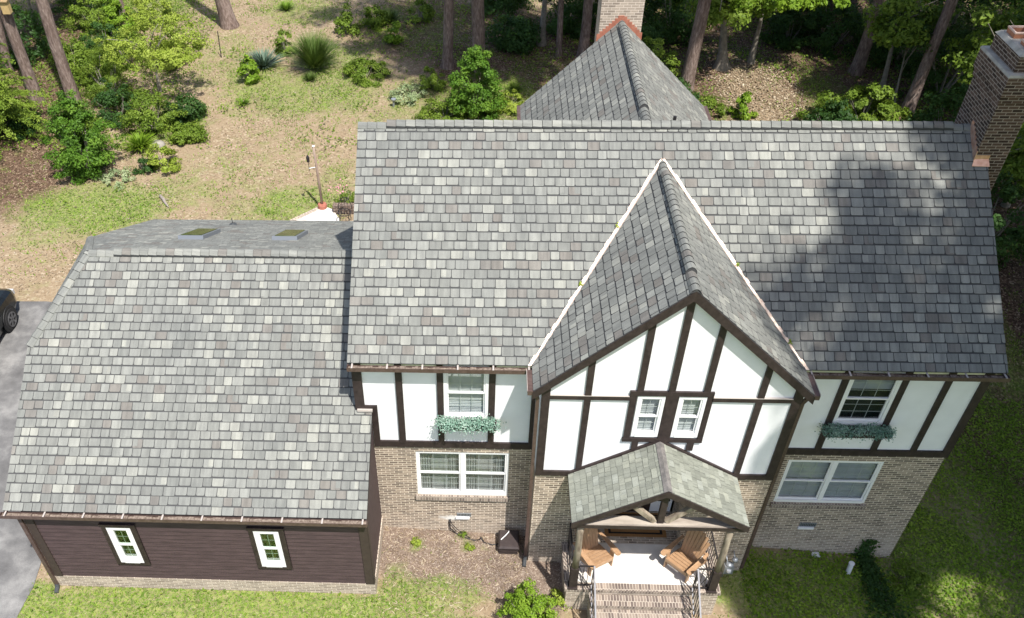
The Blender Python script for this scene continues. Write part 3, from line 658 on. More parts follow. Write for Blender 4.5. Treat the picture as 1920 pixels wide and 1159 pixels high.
# ---- windows
def blind(b, x0, x1, z0, z1, y, step=.05):
    z = z0+.01
    while z < z1:
        b.face([(x0,y,z),(x1,y,z),(x1,y+.028,z+step*.78),(x0,y+.028,z+step*.78)]); z += step
def window(h, y, units=1, cols=3, rows=3, fr=.055, glass='glass', cover='blind', sash_w=.035, y_in=.04, label=None, midz=None, cov_z=None):
    x0, x1, z0, z1 = h[:4]
    b = MB(); yf = y+y_in
    b.box(x0,x0+fr,yf-.03,yf+.06,z0,z1); b.box(x1-fr,x1,yf-.03,yf+.06,z0,z1)
    b.box(x0+fr,x1-fr,yf-.03,yf+.06,z1-fr,z1); b.box(x0+fr,x1-fr,yf-.045,yf+.06,z0,z0+fr*1.3)
    uw = (x1-x0-2*fr-(units-1)*.09)/units; cells = []
    for k in range(units):
        a = x0+fr+k*(uw+.09); cells.append((a, a+uw))
        if k: b.box(a-.09, a, yf-.03, yf+.06, z0+fr*1.3, z1-fr)
    win = b.build('window', M['white'], house, label=label, bevel=.003)
    zm = midz or (z0+z1)/2
    for a, c_ in cells:
        for (p, q, yy) in ((z0+fr*1.3, zm+.02, yf+.02), (zm-.02, z1-fr, yf-.002)):
            s = MB(); gb = MB()
            s.box(a,a+sash_w,yy-.012,yy+.02,p,q); s.box(c_-sash_w,c_,yy-.012,yy+.02,p,q)
            s.box(a+sash_w,c_-sash_w,yy-.012,yy+.02,p,p+sash_w); s.box(a+sash_w,c_-sash_w,yy-.012,yy+.02,q-sash_w,q)
            for i in range(1, cols):
                xx = a+sash_w+(c_-a-2*sash_w)*i/cols; gb.box(xx-.006,xx+.006,yy+.022,yy+.028,p+sash_w,q-sash_w)
            for i in range(1, rows):
                zz = p+sash_w+(q-p-2*sash_w)*i/rows; gb.box(a+sash_w,c_-sash_w,yy+.023,yy+.027,zz-.006,zz+.006)
            s.build('sash', M['white'], win); gb.build('muntin', M['muntin'], win)
            g = MB(); g.face([(a+sash_w,yy+.018,p+sash_w),(c_-sash_w,yy+.018,p+sash_w),(c_-sash_w,yy+.018,q-sash_w),(a+sash_w,yy+.018,q-sash_w)]); g.build('pane', M[glass], win)
        if cover == 'blind':
            s = MB(); blind(s, a+.01, c_-.01, cov_z or z0+.06, z1-fr, yf+.075); s.build('blind', M['blind'], win)
        if cover == 'curtain':
            for (u0, u1) in ((a, a+uw*.28), (c_-uw*.28, c_)):
                s = MB(); n_ = 14
                for i in range(n_):
                    f0, f1 = u0+(u1-u0)*i/n_, u0+(u1-u0)*(i+1)/n_
                    s.face([(f0,yf+.11+.025*math.sin(i*2.1),z0+.02),(f1,yf+.11+.025*math.sin((i+1)*2.1),z0+.02),(f1,yf+.11+.025*math.sin((i+1)*2.1),z1-.02),(f0,yf+.11+.025*math.sin(i*2.1),z1-.02)])
                s.build('curtain', M['curtain'], win, smooth=True)
            s = MB(); blind(s, a+.01, c_-.01, (z0+z1)/2-.1, z1-fr, yf+.075, .06) if False else s.box(a, c_, yf+.145, yf+.15, z0, z1); s.build('inner_shade', M['curtain'], win)
    return win
window(WLL, 0, 2, 3, 3, cover='curtain', label='wide white double sash window in the sunlit brick wall')
window(WLR, 0, 2, 3, 3, label='wide white double sash window with blinds in the shaded brick wall')
window(WUL, 0, 1, 3, 3, y_in=.0, fr=.07, label='white sash window with blinds above the left flower box')
window(WUR, 0, 1, 3, 3, y_in=.0, fr=.07, cov_z=4.95, label='white sash window with a half drawn blind above the right flower box')
window(WG1, YG, 1, 2, 2, y_in=.0, fr=.07); window(WG2, YG, 1, 2, 2, y_in=.0, fr=.07)
# brick sills
b = MB()
for h in (WLL, WLR): b.hexa([(h[0]-.05,-.06,h[2]-.16),(h[1]+.05,-.06,h[2]-.16),(h[0]-.05,.05,h[2]-.16),(h[1]+.05,.05,h[2]-.16),(h[0]-.05,-.05,h[2]-.03),(h[1]+.05,-.05,h[2]-.03),(h[0]-.05,.05,h[2]+.0),(h[1]+.05,.05,h[2]+.0)]); b.cut()
b.build_each('brick_sill', M['rowlock'], house)
b = MB()   # foundation vents
for x0, x1, z0, z1 in ((1.76,2.12,.44,.565),(10.1,10.5,.36,.50)):
    b.box(x0,x1,-.02,.0,z0,z0+.012); b.box(x0,x1,-.02,.0,z1-.012,z1)
    for k in range(10): xx = x0+.01+(x1-x0-.03)*k/9; b.box(xx,xx+.014,-.02,.0,z0+.012,z1-.012)
    b.box(x0+.005,x1-.005,-.004,-.001,z0+.01,z1-.01,mi=1); b.box(x0-.02,x1-.04,-.05,-.0005,z0-.07,z0-.005,mi=2); b.cut()
b.build_each('foundation_vent', [M['metalgrey'], M['ventmetal'], M['white']], house)
# ---- gutters and downspouts
def gutter(x0, x1, y, z, n=6, depth=.13, seed=1):
    random.seed(seed); b = MB(); y0, y1 = y-depth, y
    b.box(x0,x1,y0,y0+.012,z-.09,z+.012); b.box(x0,x1,y0+.012,y1-.002,z-.09,z-.08); b.box(x0,x1,y1-.008,y1-.0005,z-.08,z-.02)
    b.box(x0,x0+.01,y0+.012,y1-.008,z-.08,z); b.box(x1-.01,x1,y0+.012,y1-.008,z-.08,z)
    g_ = b.build('gutter', M['gutter'], house)
    b = MB(); k = 60
    for i in range(k):
        a = x0+.02+(x1-x0-.04)*i/k; c_ = x0+.02+(x1-x0-.04)*(i+1)/k; h = z-.05+random.uniform(-.02,.02); b.face([(a,y0+.013,h),(c_,y0+.013,h),(c_,y1-.01,h+.01),(a,y1-.01,h+.01)])
    b.build('debris', M['gutter_in'], g_)
    b = MB()
    for i in range(n):
        xx = x0+(x1-x0)*(i+.12)/(n-.75)
        if xx < x1: b.box(xx,xx+.035,y0-.003,y1+.03,z+.013,z+.018)
    b.build('bracket', M['bracket'], g_)
gutter(XL, 3.36, YE-.004, ZE-.035, 6, seed=1); gutter(8.86, XRt+.02, YE-.004, ZE-.035, 6, seed=2)
gutter(-8.05, -.06, -2.053, 2.89, 10, seed=3)
b = MB()
for xg, s in ((3.345,-1),(8.841,1)):
    x0, x1 = sorted((xg, xg+s*.11)); b.box(x0,x1,-.90,-.27,5.56,5.67); b.cut()
b.build_each('side_gutter', M['gutter'], house)
b = MB(); b.box(3.225,3.234,-.88,-.27,5.6,5.685); b.cut(); b.box(8.952,8.96,-.88,-.27,5.6,5.685); b.build_each('gutter_lip', M['bracket'], house)
def spout(pts, w=.075):
    b = MB()
    for a, c_ in zip(pts, pts[1:]): b.beam(a, c_, w, w*.8, up=(0,1,0))
    return b.build('downspout', M['gutter'], house)
spout([(3.3,-.72,5.56),(3.46,-.71,5.3),(3.465,-.71,-.2)]); spout([(8.88,-.72,5.56),(8.745,-.71,5.3),(8.745,-.71,-.42)])
o = spout([(-7.86,-2.1,2.82),(-7.75,-2.01,2.65),(-7.75,-2.01,.0)], .085)
b = MB(); b.tube([(-7.75,-2.01,.06),(-7.74,-2.06,-.02),(-7.72,-2.2,-.05)], .055, 10); b.cut(); b.tube([(3.465,-.73,-.15),(3.45,-.78,-.24),(3.43,-.95,-.27)], .05, 10); b.build_each('drain_boot', M['ventmetal'], house)

# ---- front gable roof
hw = 2.74; sg_l = Vector((hw, 0, 8.247-5.679)).normalized(); Lg = math.hypot(hw, 8.247-5.679); y0g, y1g = -.895, 3.57
yv = -.06
# left slope: U runs +y->-y so that u x v points up ; u measured from the back
def gable_side(sgn, seed):
    P0 = (6.093-sgn*hw, y0g, 5.679)
    U = (0, 1, 0) ; V = (sgn*hw, 0, 8.247-5.679)
    poly = [(0,0),(yv-y0g,0),(y1g-y0g,Lg),(0,Lg)]
    return roof_plane('gable_roof', P0, U, V, [poly], seed=seed, exp_=.2, label='left slope of the front gable roof' if sgn > 0 else 'right slope of the front gable roof')
rg, _ = gable_side(1, 21); gable_side(-1, 22)
ridge_caps('ridge_cap', (6.093, y0g-.02, 8.247), (6.093, y1g, 8.247), (-hw,0,-2.568), (hw,0,-2.568), rg, width=.14, step=.19, raised=(.62, 3.95), seed=9, rnd=True)
b = MB()
for s in (-1, 1):      # rake fascia
    A = Vector((6.093, y0g-.02, 8.247-.015)); B = Vector((6.093+s*(hw+.02), y0g-.02, 5.679-.035))
    dn = Vector((0,0,-.23)); b.extr([A, B, B+dn*.85, A+dn], (0,.05,0))
    b.cut(); b.extr([A+Vector((0,.05,-.16)), B+Vector((0,.05,-.12)), B+Vector((0,.13,-.12)), A+Vector((0,.13,-.16))], (0,0,-.02)); b.cut()
b.build_each('rake_board', M['timber'], house)
# copper valleys
b = MB(); n_m = Vector((0,-(ZR-ZE),YR-YE)).normalized()
for s in (-1, 1):
    A = Vector((6.093, 3.57+.02, 8.247+.02)); B = Vector((6.093+s*2.77, YE-.01, ZE))
    out = Vector((s,0,0)); k = 40; random.seed(4)
    for i in range(k):
        p, q = A.lerp(B, i/k), A.lerp(B, (i+1)/k); j0, j1 = random.uniform(.035,.075), random.uniform(.035,.075)
        b.face([p+n_m*.021, q+n_m*.021, q+out*j0+n_m*.022, p+out*j0+n_m*.022])
    # upstand against the gable slope
        b.face([p+n_m*.021, q+n_m*.021, q-out*.05+Vector((0,0,.055)), p-out*.05+Vector((0,0,.055))])
b.build('valley_flashing', M['valley'], house)

# ---- rear wing
ws, wzr, wze, wx, whw = 1, 8.54, 6.10, 5.885, 2.585; wy0, wy1 = 4.3, 10.33; Lw = math.hypot(whw, wzr-wze)
sl_main = (ZR-ZE)/(YR-YE)
for sgn, sd in ((1,31),(-1,32)):
    P0 = (wx-sgn*whw, wy0+ (0), wze)
    rw, _ = roof_plane('wing_roof', P0, (0,1,0), (sgn*whw,0,wzr-wze), [[(3.55,0),(wy1-wy0,0),(wy1-wy0,Lw),(.1,Lw)]], seed=sd, exp_=.2, label='left slope of the rear wing roof' if sgn > 0 else 'right slope of the rear wing roof')
ridge_caps('ridge_cap', (wx, wy0+.1, wzr), (wx, wy1-.05, wzr), (-whw,0,-(wzr-wze)), (whw,0,-(wzr-wze)), rw, width=.15, step=.2, raised=(.9,5.6), seed=13, rnd=True)
b = MB()
for xx in (wx-whw-.1, wx+whw): b.box(xx, xx+.1, 8.0, wy1, wze-.1, wze+.015); b.cut()
b.build_each('gutter', M['gutter'], house)
b = MB()
b.box(3.5,8.27,8.4,10.2,-.4,3.0); b.build('brick_wall', M['brick'], house)
b = MB(); b.extr([(3.5,10.2,3),(8.27,10.2,3),(8.27,10.2,6.1),(wx,10.2,8.35),(3.5,10.2,6.1)], (0,-2.2,0)); b.build('stucco_wall', M['stucco'], house)
b = MB(); b.tube([(6.818,6.307,7.4),(6.818,6.307,7.86)], .042, 12); b.lathe((6.818,6.307,7.55), [(.11,0),(.06,.1)]); b.build('vent_pipe', M['iron'], house)

# ---- chimneys
def chimney(label, boxes, cap, flues, mat_):
    b = MB()
    for x in boxes: b.box(*x)
    ch = b.build('chimney', mat_, house, label=label)
    b = MB()
    for c_ in cap: b.hexa([(c_[0],c_[2],c_[4]),(c_[1],c_[2],c_[4]),(c_[0],c_[3],c_[4]),(c_[1],c_[3],c_[4]),(c_[0]+c_[6],c_[2]+c_[6],c_[5]),(c_[1]-c_[6],c_[2]+c_[6],c_[5]),(c_[0]+c_[6],c_[3]-c_[6],c_[5]),(c_[1]-c_[6],c_[3]-c_[6],c_[5])])
    b.build('mortar_cap', M['mortar_cap'], ch, bevel=.015)
    for (x0, x1, y0, y1, z0, z1) in flues:
        b = MB(); t_ = .03
        b.box(x0,x1,y0,y0+t_,z0,z1); b.box(x0,x1,y1-t_,y1,z0,z1); b.box(x0,x0+t_,y0+t_,y1-t_,z0,z1); b.box(x1-t_,x1,y0+t_,y1-t_,z0,z1)
        b.box(x0+t_,x1-t_,y0+t_,y1-t_,z0,z0+.02)
        z1 += .001
        for q in ((x0-.006,x1+.006,y0-.006,y0+t_),(x0-.006,x1+.006,y1-t_,y1+.006),(x0-.006,x0+t_,y0+t_,y1-t_),(x1-t_,x1+.006,y0+t_,y1-t_)): b.box(*q,z1,z1+.03,mi=1)
        b.build('flue', [M['clay'], M['clay_rim']], ch, bevel=.008)
    return ch
chimney('tall dark brick chimney with clay flues at the right end of the main ridge',
    [(12.565,13.22,3.62,4.9,-1.4,9.55),(12.54,13.25,3.59,4.93,9.551,9.70),(12.51,13.28,3.55,4.97,9.701,10.10),(12.63,13.16,3.68,4.84,10.101,10.47)],
    [(12.50,13.29,3.54,4.98,10.102,10.145,.02),(12.61,13.18,3.66,4.86,10.471,10.54,.07)],
    [(12.74,13.06,4.36,4.70,10.5,10.63),(12.78,13.04,3.86,4.14,10.5,10.60)], M['brick_chim'])
chimney('brick chimney behind the rear wing ridge', [(5.31,6.43,10.34,11.1,-.3,10.4)], [(5.29,6.45,10.32,11.12,10.401,10.47,.04)], [(5.6,6.1,10.5,10.95,10.46,10.7)], M['brick_pale'])
# stepped copper flashings
b = MB()
for s in (-1, 1):
    for k in range(8):
        x0 = wx-.02+s*.075*k; x1 = x0+s*.08; zt_ = wzr-gsl*abs(x0-wx)*1.0
        b.box(min(x0,x1), max(x0,x1), 10.325+.0004*k, 10.338, zt_-.35, zt_+.14)
b.build('step_flashing', M['rust'], house)
b = MB()
for k in range(7):
    y = 4.22-.09*k-.01; z = ZR-sl_main*(YR-y)
    b.box(12.545, 12.562, y-.09, y, z-.05, z+.17)
b.build('step_flashing', M['copper'], house)
b = MB(); y = 3.6; z = ZR-sl_main*(YR-y)
b.extr([(12.56,3.60,z+.03),(12.86,3.60,z+.03),(12.86,3.46,z-.065),(12.5,3.47,z-.06)], (0,0,.006)); b.box(12.545,12.86,3.6,3.612,z-.05,z+.12)
b.build('apron_flashing', M['copper'], house)

# ---- garage wing
AX0, AX1, AY, AZE, AYE, AYR, AZR = -7.996, -.073, -1.949, 2.92, -2.049, 3.12, 6.066
ag = Vector((0, AYR-AYE, AZR-AZE)).normalized(); La = math.hypot(AYR-AYE, AZR-AZE); W_ = AX1-AX0
def va(y): return (y-AYE)/(AYR-AYE)*La
vF = va(1.143)
rga, Wa = roof_plane('garage_roof', (AX0,AYE,AZE), (1,0,0), ag, [
    [(0,0),(W_,0),(W_,va(0)),(0,va(0))], [(0,va(0)),(XW0-AX0,va(0)),(XW0-AX0,La),(-6.928-AX0,La),(0,vF)]], seed=41, label='front slope of the garage roof')
rs = Vector((0, 9.546-AYR, 2.67-AZR)); Lr = rs.length; vB = (5.4-AYR)/(9.546-AYR)*Lr
roof_plane('garage_rear_roof', (XW0,9.546,2.67), (-1,0,0), -rs, [[(0,0),(XW0-AX0,0),(XW0-AX0,Lr-vB),(-6.928*-1+XW0,Lr),(0,Lr)]], seed=42, gap=.014, sgap=.005, ch=.012, label='shallow rear slope of the garage roof with two skylights')
# clipped gable end
E_, F_, B_ = Vector((-6.928,AYR,AZR)), Vector((AX0,1.143,4.86)), Vector((AX0,5.4,4.86))
vj = ((F_+B_)/2-E_); hj = vj.length; hwj = (B_-F_).length/2
roof_plane('hip_roof', F_+Vector((-.0,0,0)), (B_-F_), (E_-(F_+B_)/2), [[(0,0),(2*hwj,0),(hwj,hj)]], seed=43)
s_hip = (F_+B_)/2-E_
ridge_caps('ridge_cap', E_+Vector((.05,0,0)), (XW0-.01,AYR,AZR), (0,AYE-AYR,AZE-AZR), rs, rga, raised=(.6, 6.35), seed=17)
nf_ = Vector((0,-(AZR-AZE),AYR-AYE)); nh_ = (B_-F_).cross(E_-F_); nh_ = nh_ if nh_.z > 0 else -nh_; nr0 = Vector((0,3.396,6.426))
ridge_caps('hip_cap', F_, E_, down(E_-F_, nf_), down(E_-F_, nh_), rga, width=.15, seed=18, lift=.03, step=.225)
ridge_caps('hip_cap', B_, E_, down(E_-B_, nr0), down(E_-B_, nh_), rga, width=.13, seed=19, lift=.03)
b = MB()
x0 = AX0-.006      # left rake boards
b.extr([(x0,AYE,AZE-.05),F_+Vector((-.006,0,-.05)),F_+Vector((-.006,0,-.22)),(x0,AYE,AZE-.2)], (.035,0,0))
b.extr([B_+Vector((-.006,0,-.05)),(x0,9.546,2.62),(x0,9.546,2.45),B_+Vector((-.006,0,-.22))], (.035,0,0))
b.extr([F_+Vector((-.006,0,-.05)),B_+Vector((-.006,0,-.05)),B_+Vector((-.006,0,-.2)),F_+Vector((-.006,0,-.2))], (.035,0,0))
zr_ = lambda y: AZE+(AZR-AZE)*(y-AYE)/(AYR-AYE)
b.extr([(AX1-.03,AYE,AZE-.052),(AX1-.03,-.001,zr_(0)-.052),(AX1-.03,-.001,zr_(0)-.24),(AX1-.03,AYE,AZE-.2)], (.028,0,0))
b.box(AX0+.04, AX1-.031, AYE+.0, AY, AZE-.19, AZE-.17); b.box(AX0+.04,AX1-.031,AYE+.0,AYE+.02,AZE-.169,AZE-.052)
b.build('rake_board', M['timber'], house)
b = MB(); b.box(XW0+.01,AX1+.02,-.10,-.001,zr_(0)+.0,zr_(0)+.055); b.build('wall_flashing', M['bracket'], house)
GW = ((-5.92,-5.37,1.0,2.33), (-2.635,-2.07,.98,2.33))
b = MB(); z = .37
while z < 2.78:
    z2 = z+.141; segs = [(-7.50,-.285)]
    for g_ in GW:
        if z2 > g_[2]-.07 and z < g_[3]+.1:
            segs = [s_ for a, c_ in segs for s_ in (((a, g_[0]-.11), (g_[1]+.13, c_)) if a < g_[0] < c_ else ((a, c_),))]
    for a, c_ in segs:
        b.face([(a,AY-.026,z),(c_,AY-.026,z),(c_,AY-.006,z2),(a,AY-.006,z2)]); b.face([(a,AY-.026,z),(a,AY-.006,z),(c_,AY-.006,z),(c_,AY-.026,z)])
    z = z2
b.face([(-7.69,AY,.3),(-.105,AY,.3),(-.105,AY,2.9),(-7.69,AY,2.9)])if False else None
b.build('siding_wall', M['siding'], house)
b = MB()       # plain side and rear walls of the garage
b.face([(-.105,AY,.33),(-.105,0,.33),(-.105,0,zr_(0)-.06),(-.105,AY,zr_(AY)-.06)])
b.face([(-7.69,9.3,.3),(-7.69,AY,.3),(-7.69,AY,zr_(AY)-.06),(-7.69,1.143,4.8),(-7.69,5.4,4.8),(-7.69,9.3,2.7)])
b.face([(XW0,9.3,.3),(-7.69,9.3,.3),(-7.69,9.3,2.7),(XW0,9.3,2.7)])
wall_front(b, -7.69, -.105, .3, 2.85, AY-.002, [(g_[0],g_[1],g_[2],g_[3],.1) for g_ in GW])
b.build('side_wall', M['siding'], house)
b = MB(); b.box(-7.69,-7.50,AY-.045,AY-.003,.36,2.75); b.cut(); b.box(-.29,-.1,AY-.045,AY-.003,.36,2.75); b.box(-.104,-.08,AY-.045,AY+.1,.36,2.78); b.cut(); b.box(-7.52,-.285,AY-.04,AY-.003,2.65,2.76)
b.build_each('corner_board', noisy('dark_umber_paint', (.042,.029,.026), (.056,.040,.035), 8, .6), house)
b = MB(); b.box(-7.72,-.08,AY-.035,9.33,-.4,.355); b.build('brick_base', M['brick_pale'], house)
for g_ in GW:
    b = MB(); b.box(g_[0]-.1,g_[0],AY-.055,AY-.004,g_[2]-.07,g_[3]+.1); b.box(g_[1],g_[1]+.12,AY-.055,AY-.004,g_[2]-.07,g_[3]+.1)
    b.box(g_[0],g_[1],AY-.055,AY-.004,g_[3],g_[3]+.1); b.box(g_[0],g_[1],AY-.055,AY-.004,g_[2]-.07,g_[2]); b.box(g_[0]-.12,g_[1]+.14,AY-.08,AY-.004,g_[3]+.101,g_[3]+.12)
    b.build('window_casing', M['timber'], house)
for k, g_ in enumerate(GW): window(g_, AY-.035, 1, 2, 2, fr=.10, glass='glass_garage', cover=None, sash_w=.03, y_in=.02, label=('left' if k == 0 else 'right')+' narrow white window in the brown siding')
# skylights and roof vent on the rear slope
nr = Vector((0, 3.396, 6.426)).normalized(); sd_ = Vector((0, 6.426, -3.396)).normalized()
for k, (xa, xb, ya, yb_) in enumerate(((-5.56,-4.9,5.2,6.6),(-3.115,-2.46,5.2,6.5))):
    z_ = AZR-(ya-AYR)*.5285; c_ = Vector(((xa+xb)/2, (ya+yb_)/2, AZR-((ya+yb_)/2-AYR)*.5285)); L_ = (yb_-ya)/sd_.y
    b = MB(); b.obox(c_+nr*.055, (1,0,0), sd_, nr, (xb-xa)/2, L_/2, .055); 
    s_ = b.build('skylight', M['vinyl_grey'], house, bevel=.01)
    b = MB(); b.obox(c_+nr*.118, (1,0,0), sd_, nr, (xb-xa)/2-.06, L_/2-.07, .006); b.build('pane', M['glass_sky'], s_)
b = MB(); c_ = Vector((-5.114,8.383,3.285)); b.lathe(c_-Vector((0,0,.05)), [(.13,0),(.11,.07),(.05,.1),(.012,.12),(.008,.3)]); b.build('roof_vent', M['ventmetal'], house)

# ---- porch
PX, PHW, PY0, PY1, PZR, PZE = 6.074, 1.823, -2.121, -.76, 4.146, 3.047
ps = Vector((PHW, 0, PZR-PZE)); Lp = ps.length
ptone = lambda: random.random()
for sgn, sd in ((1,51),(-1,52)):
    rp, _ = roof_plane('porch_roof', (PX-sgn*PHW, PY0, PZE), (0,1,0), (sgn*PHW,0,PZR-PZE), [[(0,0),(PY1-PY0,0),(PY1-PY0,Lp),(0,Lp)]], mats=('slate','slateunder'), exp_=.142, wid=(.12,.26), gap=.012, sgap=.008, lift=.012, ch=.010, seed=sd, tonef=ptone, label=('left' if sgn > 0 else 'right')+' slope of the porch roof in mossy slate')
b = MB(); 
for s in (-1,1): b.face([(PX,PY0-.02,PZR+.03),(PX,PY1,PZR+.03),(PX+s*.085,PY1,PZR-.021),(PX+s*.085,PY0-.02,PZR-.021)][::s])
b.build('ridge_strip', noisy('dull_lead_ridge', (.10,.095,.092), (.20,.185,.175), 9, .7), house)
b = MB()
for s in (-1, 1):
    A = Vector((PX, PY0-.025, PZR-.01)); B = Vector((PX+s*(PHW+.01), PY0-.025, PZE-.01)); dn = Vector((0,0,-.16)); b.extr([A,B,B+dn,A+dn], (0,.045,0))
    A = Vector((PX, YG-.052, PZR+.075)); B = Vector((PX+s*(PHW+.02), YG-.052, PZE+.055)); dn = Vector((0,0,-.07)); b.extr([A,B,B+dn,A+dn], (0,.0505,0))
    b.box(*sorted((PX+s*(PHW-.05), PX+s*PHW)), PY0+.03, YG-.003, PZE-.15, PZE-.055)
b.build('rake_board', M['timber'], house)
b = MB()
b.extr([(PX-PHW+.05,-1.98,PZE-.06),(PX,-1.98,PZR-.06),(PX,-1.98,PZR-.075),(PX-PHW+.05,-1.98,PZE-.075)], (0,1.2,0)); b.extr([(PX+PHW-.05,-1.98,PZE-.06),(PX,-1.98,PZR-.06),(PX,-1.98,PZR-.075),(PX+PHW-.05,-1.98,PZE-.075)], (0,1.2,0)); b.build('porch_ceiling', M['timber'], house)
b = MB(); b.hexa([(4.30,-2.09,2.85),(7.84,-2.09,2.85),(4.30,-1.86,2.85),(7.84,-1.86,2.85),(4.30,-2.06,2.97),(7.84,-2.06,2.97),(4.30,-1.84,2.97),(7.84,-1.84,2.97)], mi=0)
b.box(4.28,7.86,-2.098,-2.088,2.845,2.95,mi=1)
b.build('porch_beam', [M['logbeam'], M['timber']], house, bevel=.012)
b = MB(); b.beam((6.1,-1.97,2.97),(6.1,-1.97,4.0),.13,.11,up=(0,1,0)); b.build('king_post', M['timber'], house)
for s in (-1,1):
    b = MB(); b.beam((6.1+s*.12,-1.97,2.99),(6.1+s*.62,-1.97,3.50),.1,.1,up=(0,1,0)); b.build('brace', M['logwood'], house)
    b = MB(); b.beam((6.1+s*1.72,-1.97,2.98),(6.1+s*.02,-1.97,4.0),.09,.10,up=(0,1,0)); b.build('rafter', M['timber'], house)
for x in (4.48, 7.62):
    b = MB(); b.tube([(x,-1.97,1.25),(x+.008,-1.97,1.9),(x-.006,-1.97,2.4),(x,-1.97,2.86)], [.078,.075,.072,.074], 14, noise_=.05); p_ = b.build('porch_post', M['logwood'], house, smooth=True)
    b = MB(); b.box(x-.085,x+.085,-2.055,-1.885,.505,1.26); b.box(x-.11,x+.11,-2.08,-1.86,.50,.545); b.build('post_sleeve', M['timber'], p_, bevel=.01)
b = MB(); b.box(4.50,7.60,-1.87,YG+.001,.38,.5); b.face([(DOOR[0],YG,.499),(DOOR[1],YG,.499),(DOOR[1],.243,.499),(DOOR[0],.243,.499)]); b.build('porch_floor', M['concrete'], house)
b = MB(); b.box(4.30,7.83,-2.07,-1.871,.41,.497); b.box(4.30,4.499,-1.870,YG-.001,.41,.496); b.box(7.601,7.83,-1.870,YG-.001,.41,.496)
for k in range(1, 6):
    yk = -2.07-.285*(k-1); zt_ = .497-.168*k
    b.box(4.87,7.17,yk-.30,yk-.0005*k,zt_-.085,zt_)
b.build('step_tread', M['rowlock'], house, bevel=.008)
b = MB(); b.box(4.34,7.79,-2.05,YG-.002,-1.0,.38)
for k in range(1, 6):
    yk = -2.05-.285*(k-1); zt_ = .497-.168*k; b.box(4.88,7.16,yk-.295,yk-.001*k,-1.1,zt_-.086)
b.build('porch_base', M['brick_pale'], house)
# door and its surround inside the recess
b = MB(); b.box(5.1,7.0,.243,.262,.5,2.62); b.build('door_surround', M['white'], house)
b = MB(); b.box(5.62,6.48,.20,.242,.51,2.55); d_ = b.build('front_door', noisy('dark_door_paint', (.03,.02,.018),(.04,.028,.024),5,.4), house)
b = MB(); b.tube([(6.4,.17,1.45),(6.4,.20,1.45)], .03, 10); b.lathe((6.4,.15,1.42), [(.0,0),(.03,.02),(.03,.05),(0,.07)]); b.build('handle', M['metalgrey'], d_)
b = MB(); b.box(5.16,5.52,.236,.242,.9,2.5); b.cut(); b.box(6.58,6.94,.236,.242,.9,2.5); b.build_each('sidelight', M['glass_dark'], house)
# iron railings
def railing(pts_top, dz, n, label=None, scroll=False, hand='iron'):
    a, c_ = Vector(pts_top[0]), Vector(pts_top[1]); b = MB(); lo = Vector((0,0,-dz))
    b.beam(a, c_, .035, .018); rl = b.build('railing', M[hand], house, label=label); b = MB(); b.beam(a+lo, c_+lo, .025, .014); b.build('bottom_rail', M[hand], rl)
    b = MB()
    for i in range(n+1):
        p = a.lerp(c_, i/n); b.beam(p, p+lo-Vector((0,0,.04 if i % 4 else .14)), .014, .014, up=(0,1,0))
    for i in range(0, n-1, 3):
        b.beam(a.lerp(c_, i/n)-Vector((0,0,.03)), a.lerp(c_, (i+2)/n)+lo, .012, .012, up=(0,1,0))
    b.build('baluster', M['iron'], rl)
for x in (4.44, 7.66): railing([(x,-1.87,1.32),(x,-.80,1.32)], .72, 9)
railing([(4.57,-2.0,1.33),(4.89,-2.0,1.33)], .72, 3); railing([(7.53,-2.0,1.33),(7.20,-2.0,1.33)], .72, 3)
for x in (4.90, 7.18): railing([(x,-2.0,1.34),(x,-3.35,.56)], .74, 12, hand='rail')

# ================================================================== objects near the house
def planter(label, x0, x1, z, seed):
    t = thing('flower_box', label, 'flower box', ((x0+x1)/2, -.18, z))
    b = MB(); b.box(x0,x1,-.27,-.05,z,z+.15); b.build('box', M['timber'], t, bevel=.008)
    n = 3000; k = np.linspace(0,1,14)+rng.normal(0,.02,14)
    cx = rng.integers(0, 14, n); cc = x0+.05+(x1-x0-.10)*k[cx]
    P = np.stack([cc+rng.normal(0,1,n)*rng.uniform(.04,.09,14)[cx], -.2-.03*rng.uniform(0,1,14)[cx]+rng.normal(0,.08,n), z+.15+rng.normal(0,1,n)*rng.uniform(.03,.085,14)[cx]+.03*np.sin(cx*2.3)], -1)
    tn = np.clip(rng.uniform(0,1,14)[cx]*.5+rng.uniform(0,.6,n), 0, 1)
    nr_ = np.tile([0,-.4,1.], (n,1)); quads_mesh('foliage', leaves(P, nr_, .045, .5), tn, M['leaf_blue'], t)
planter('flower box of silvery foliage under the sunlit upper window', 1.40, 2.66, 3.82, 1)
planter('flower box of silvery foliage under the upper window in the shade', 9.68, 11.10, 3.82, 2)

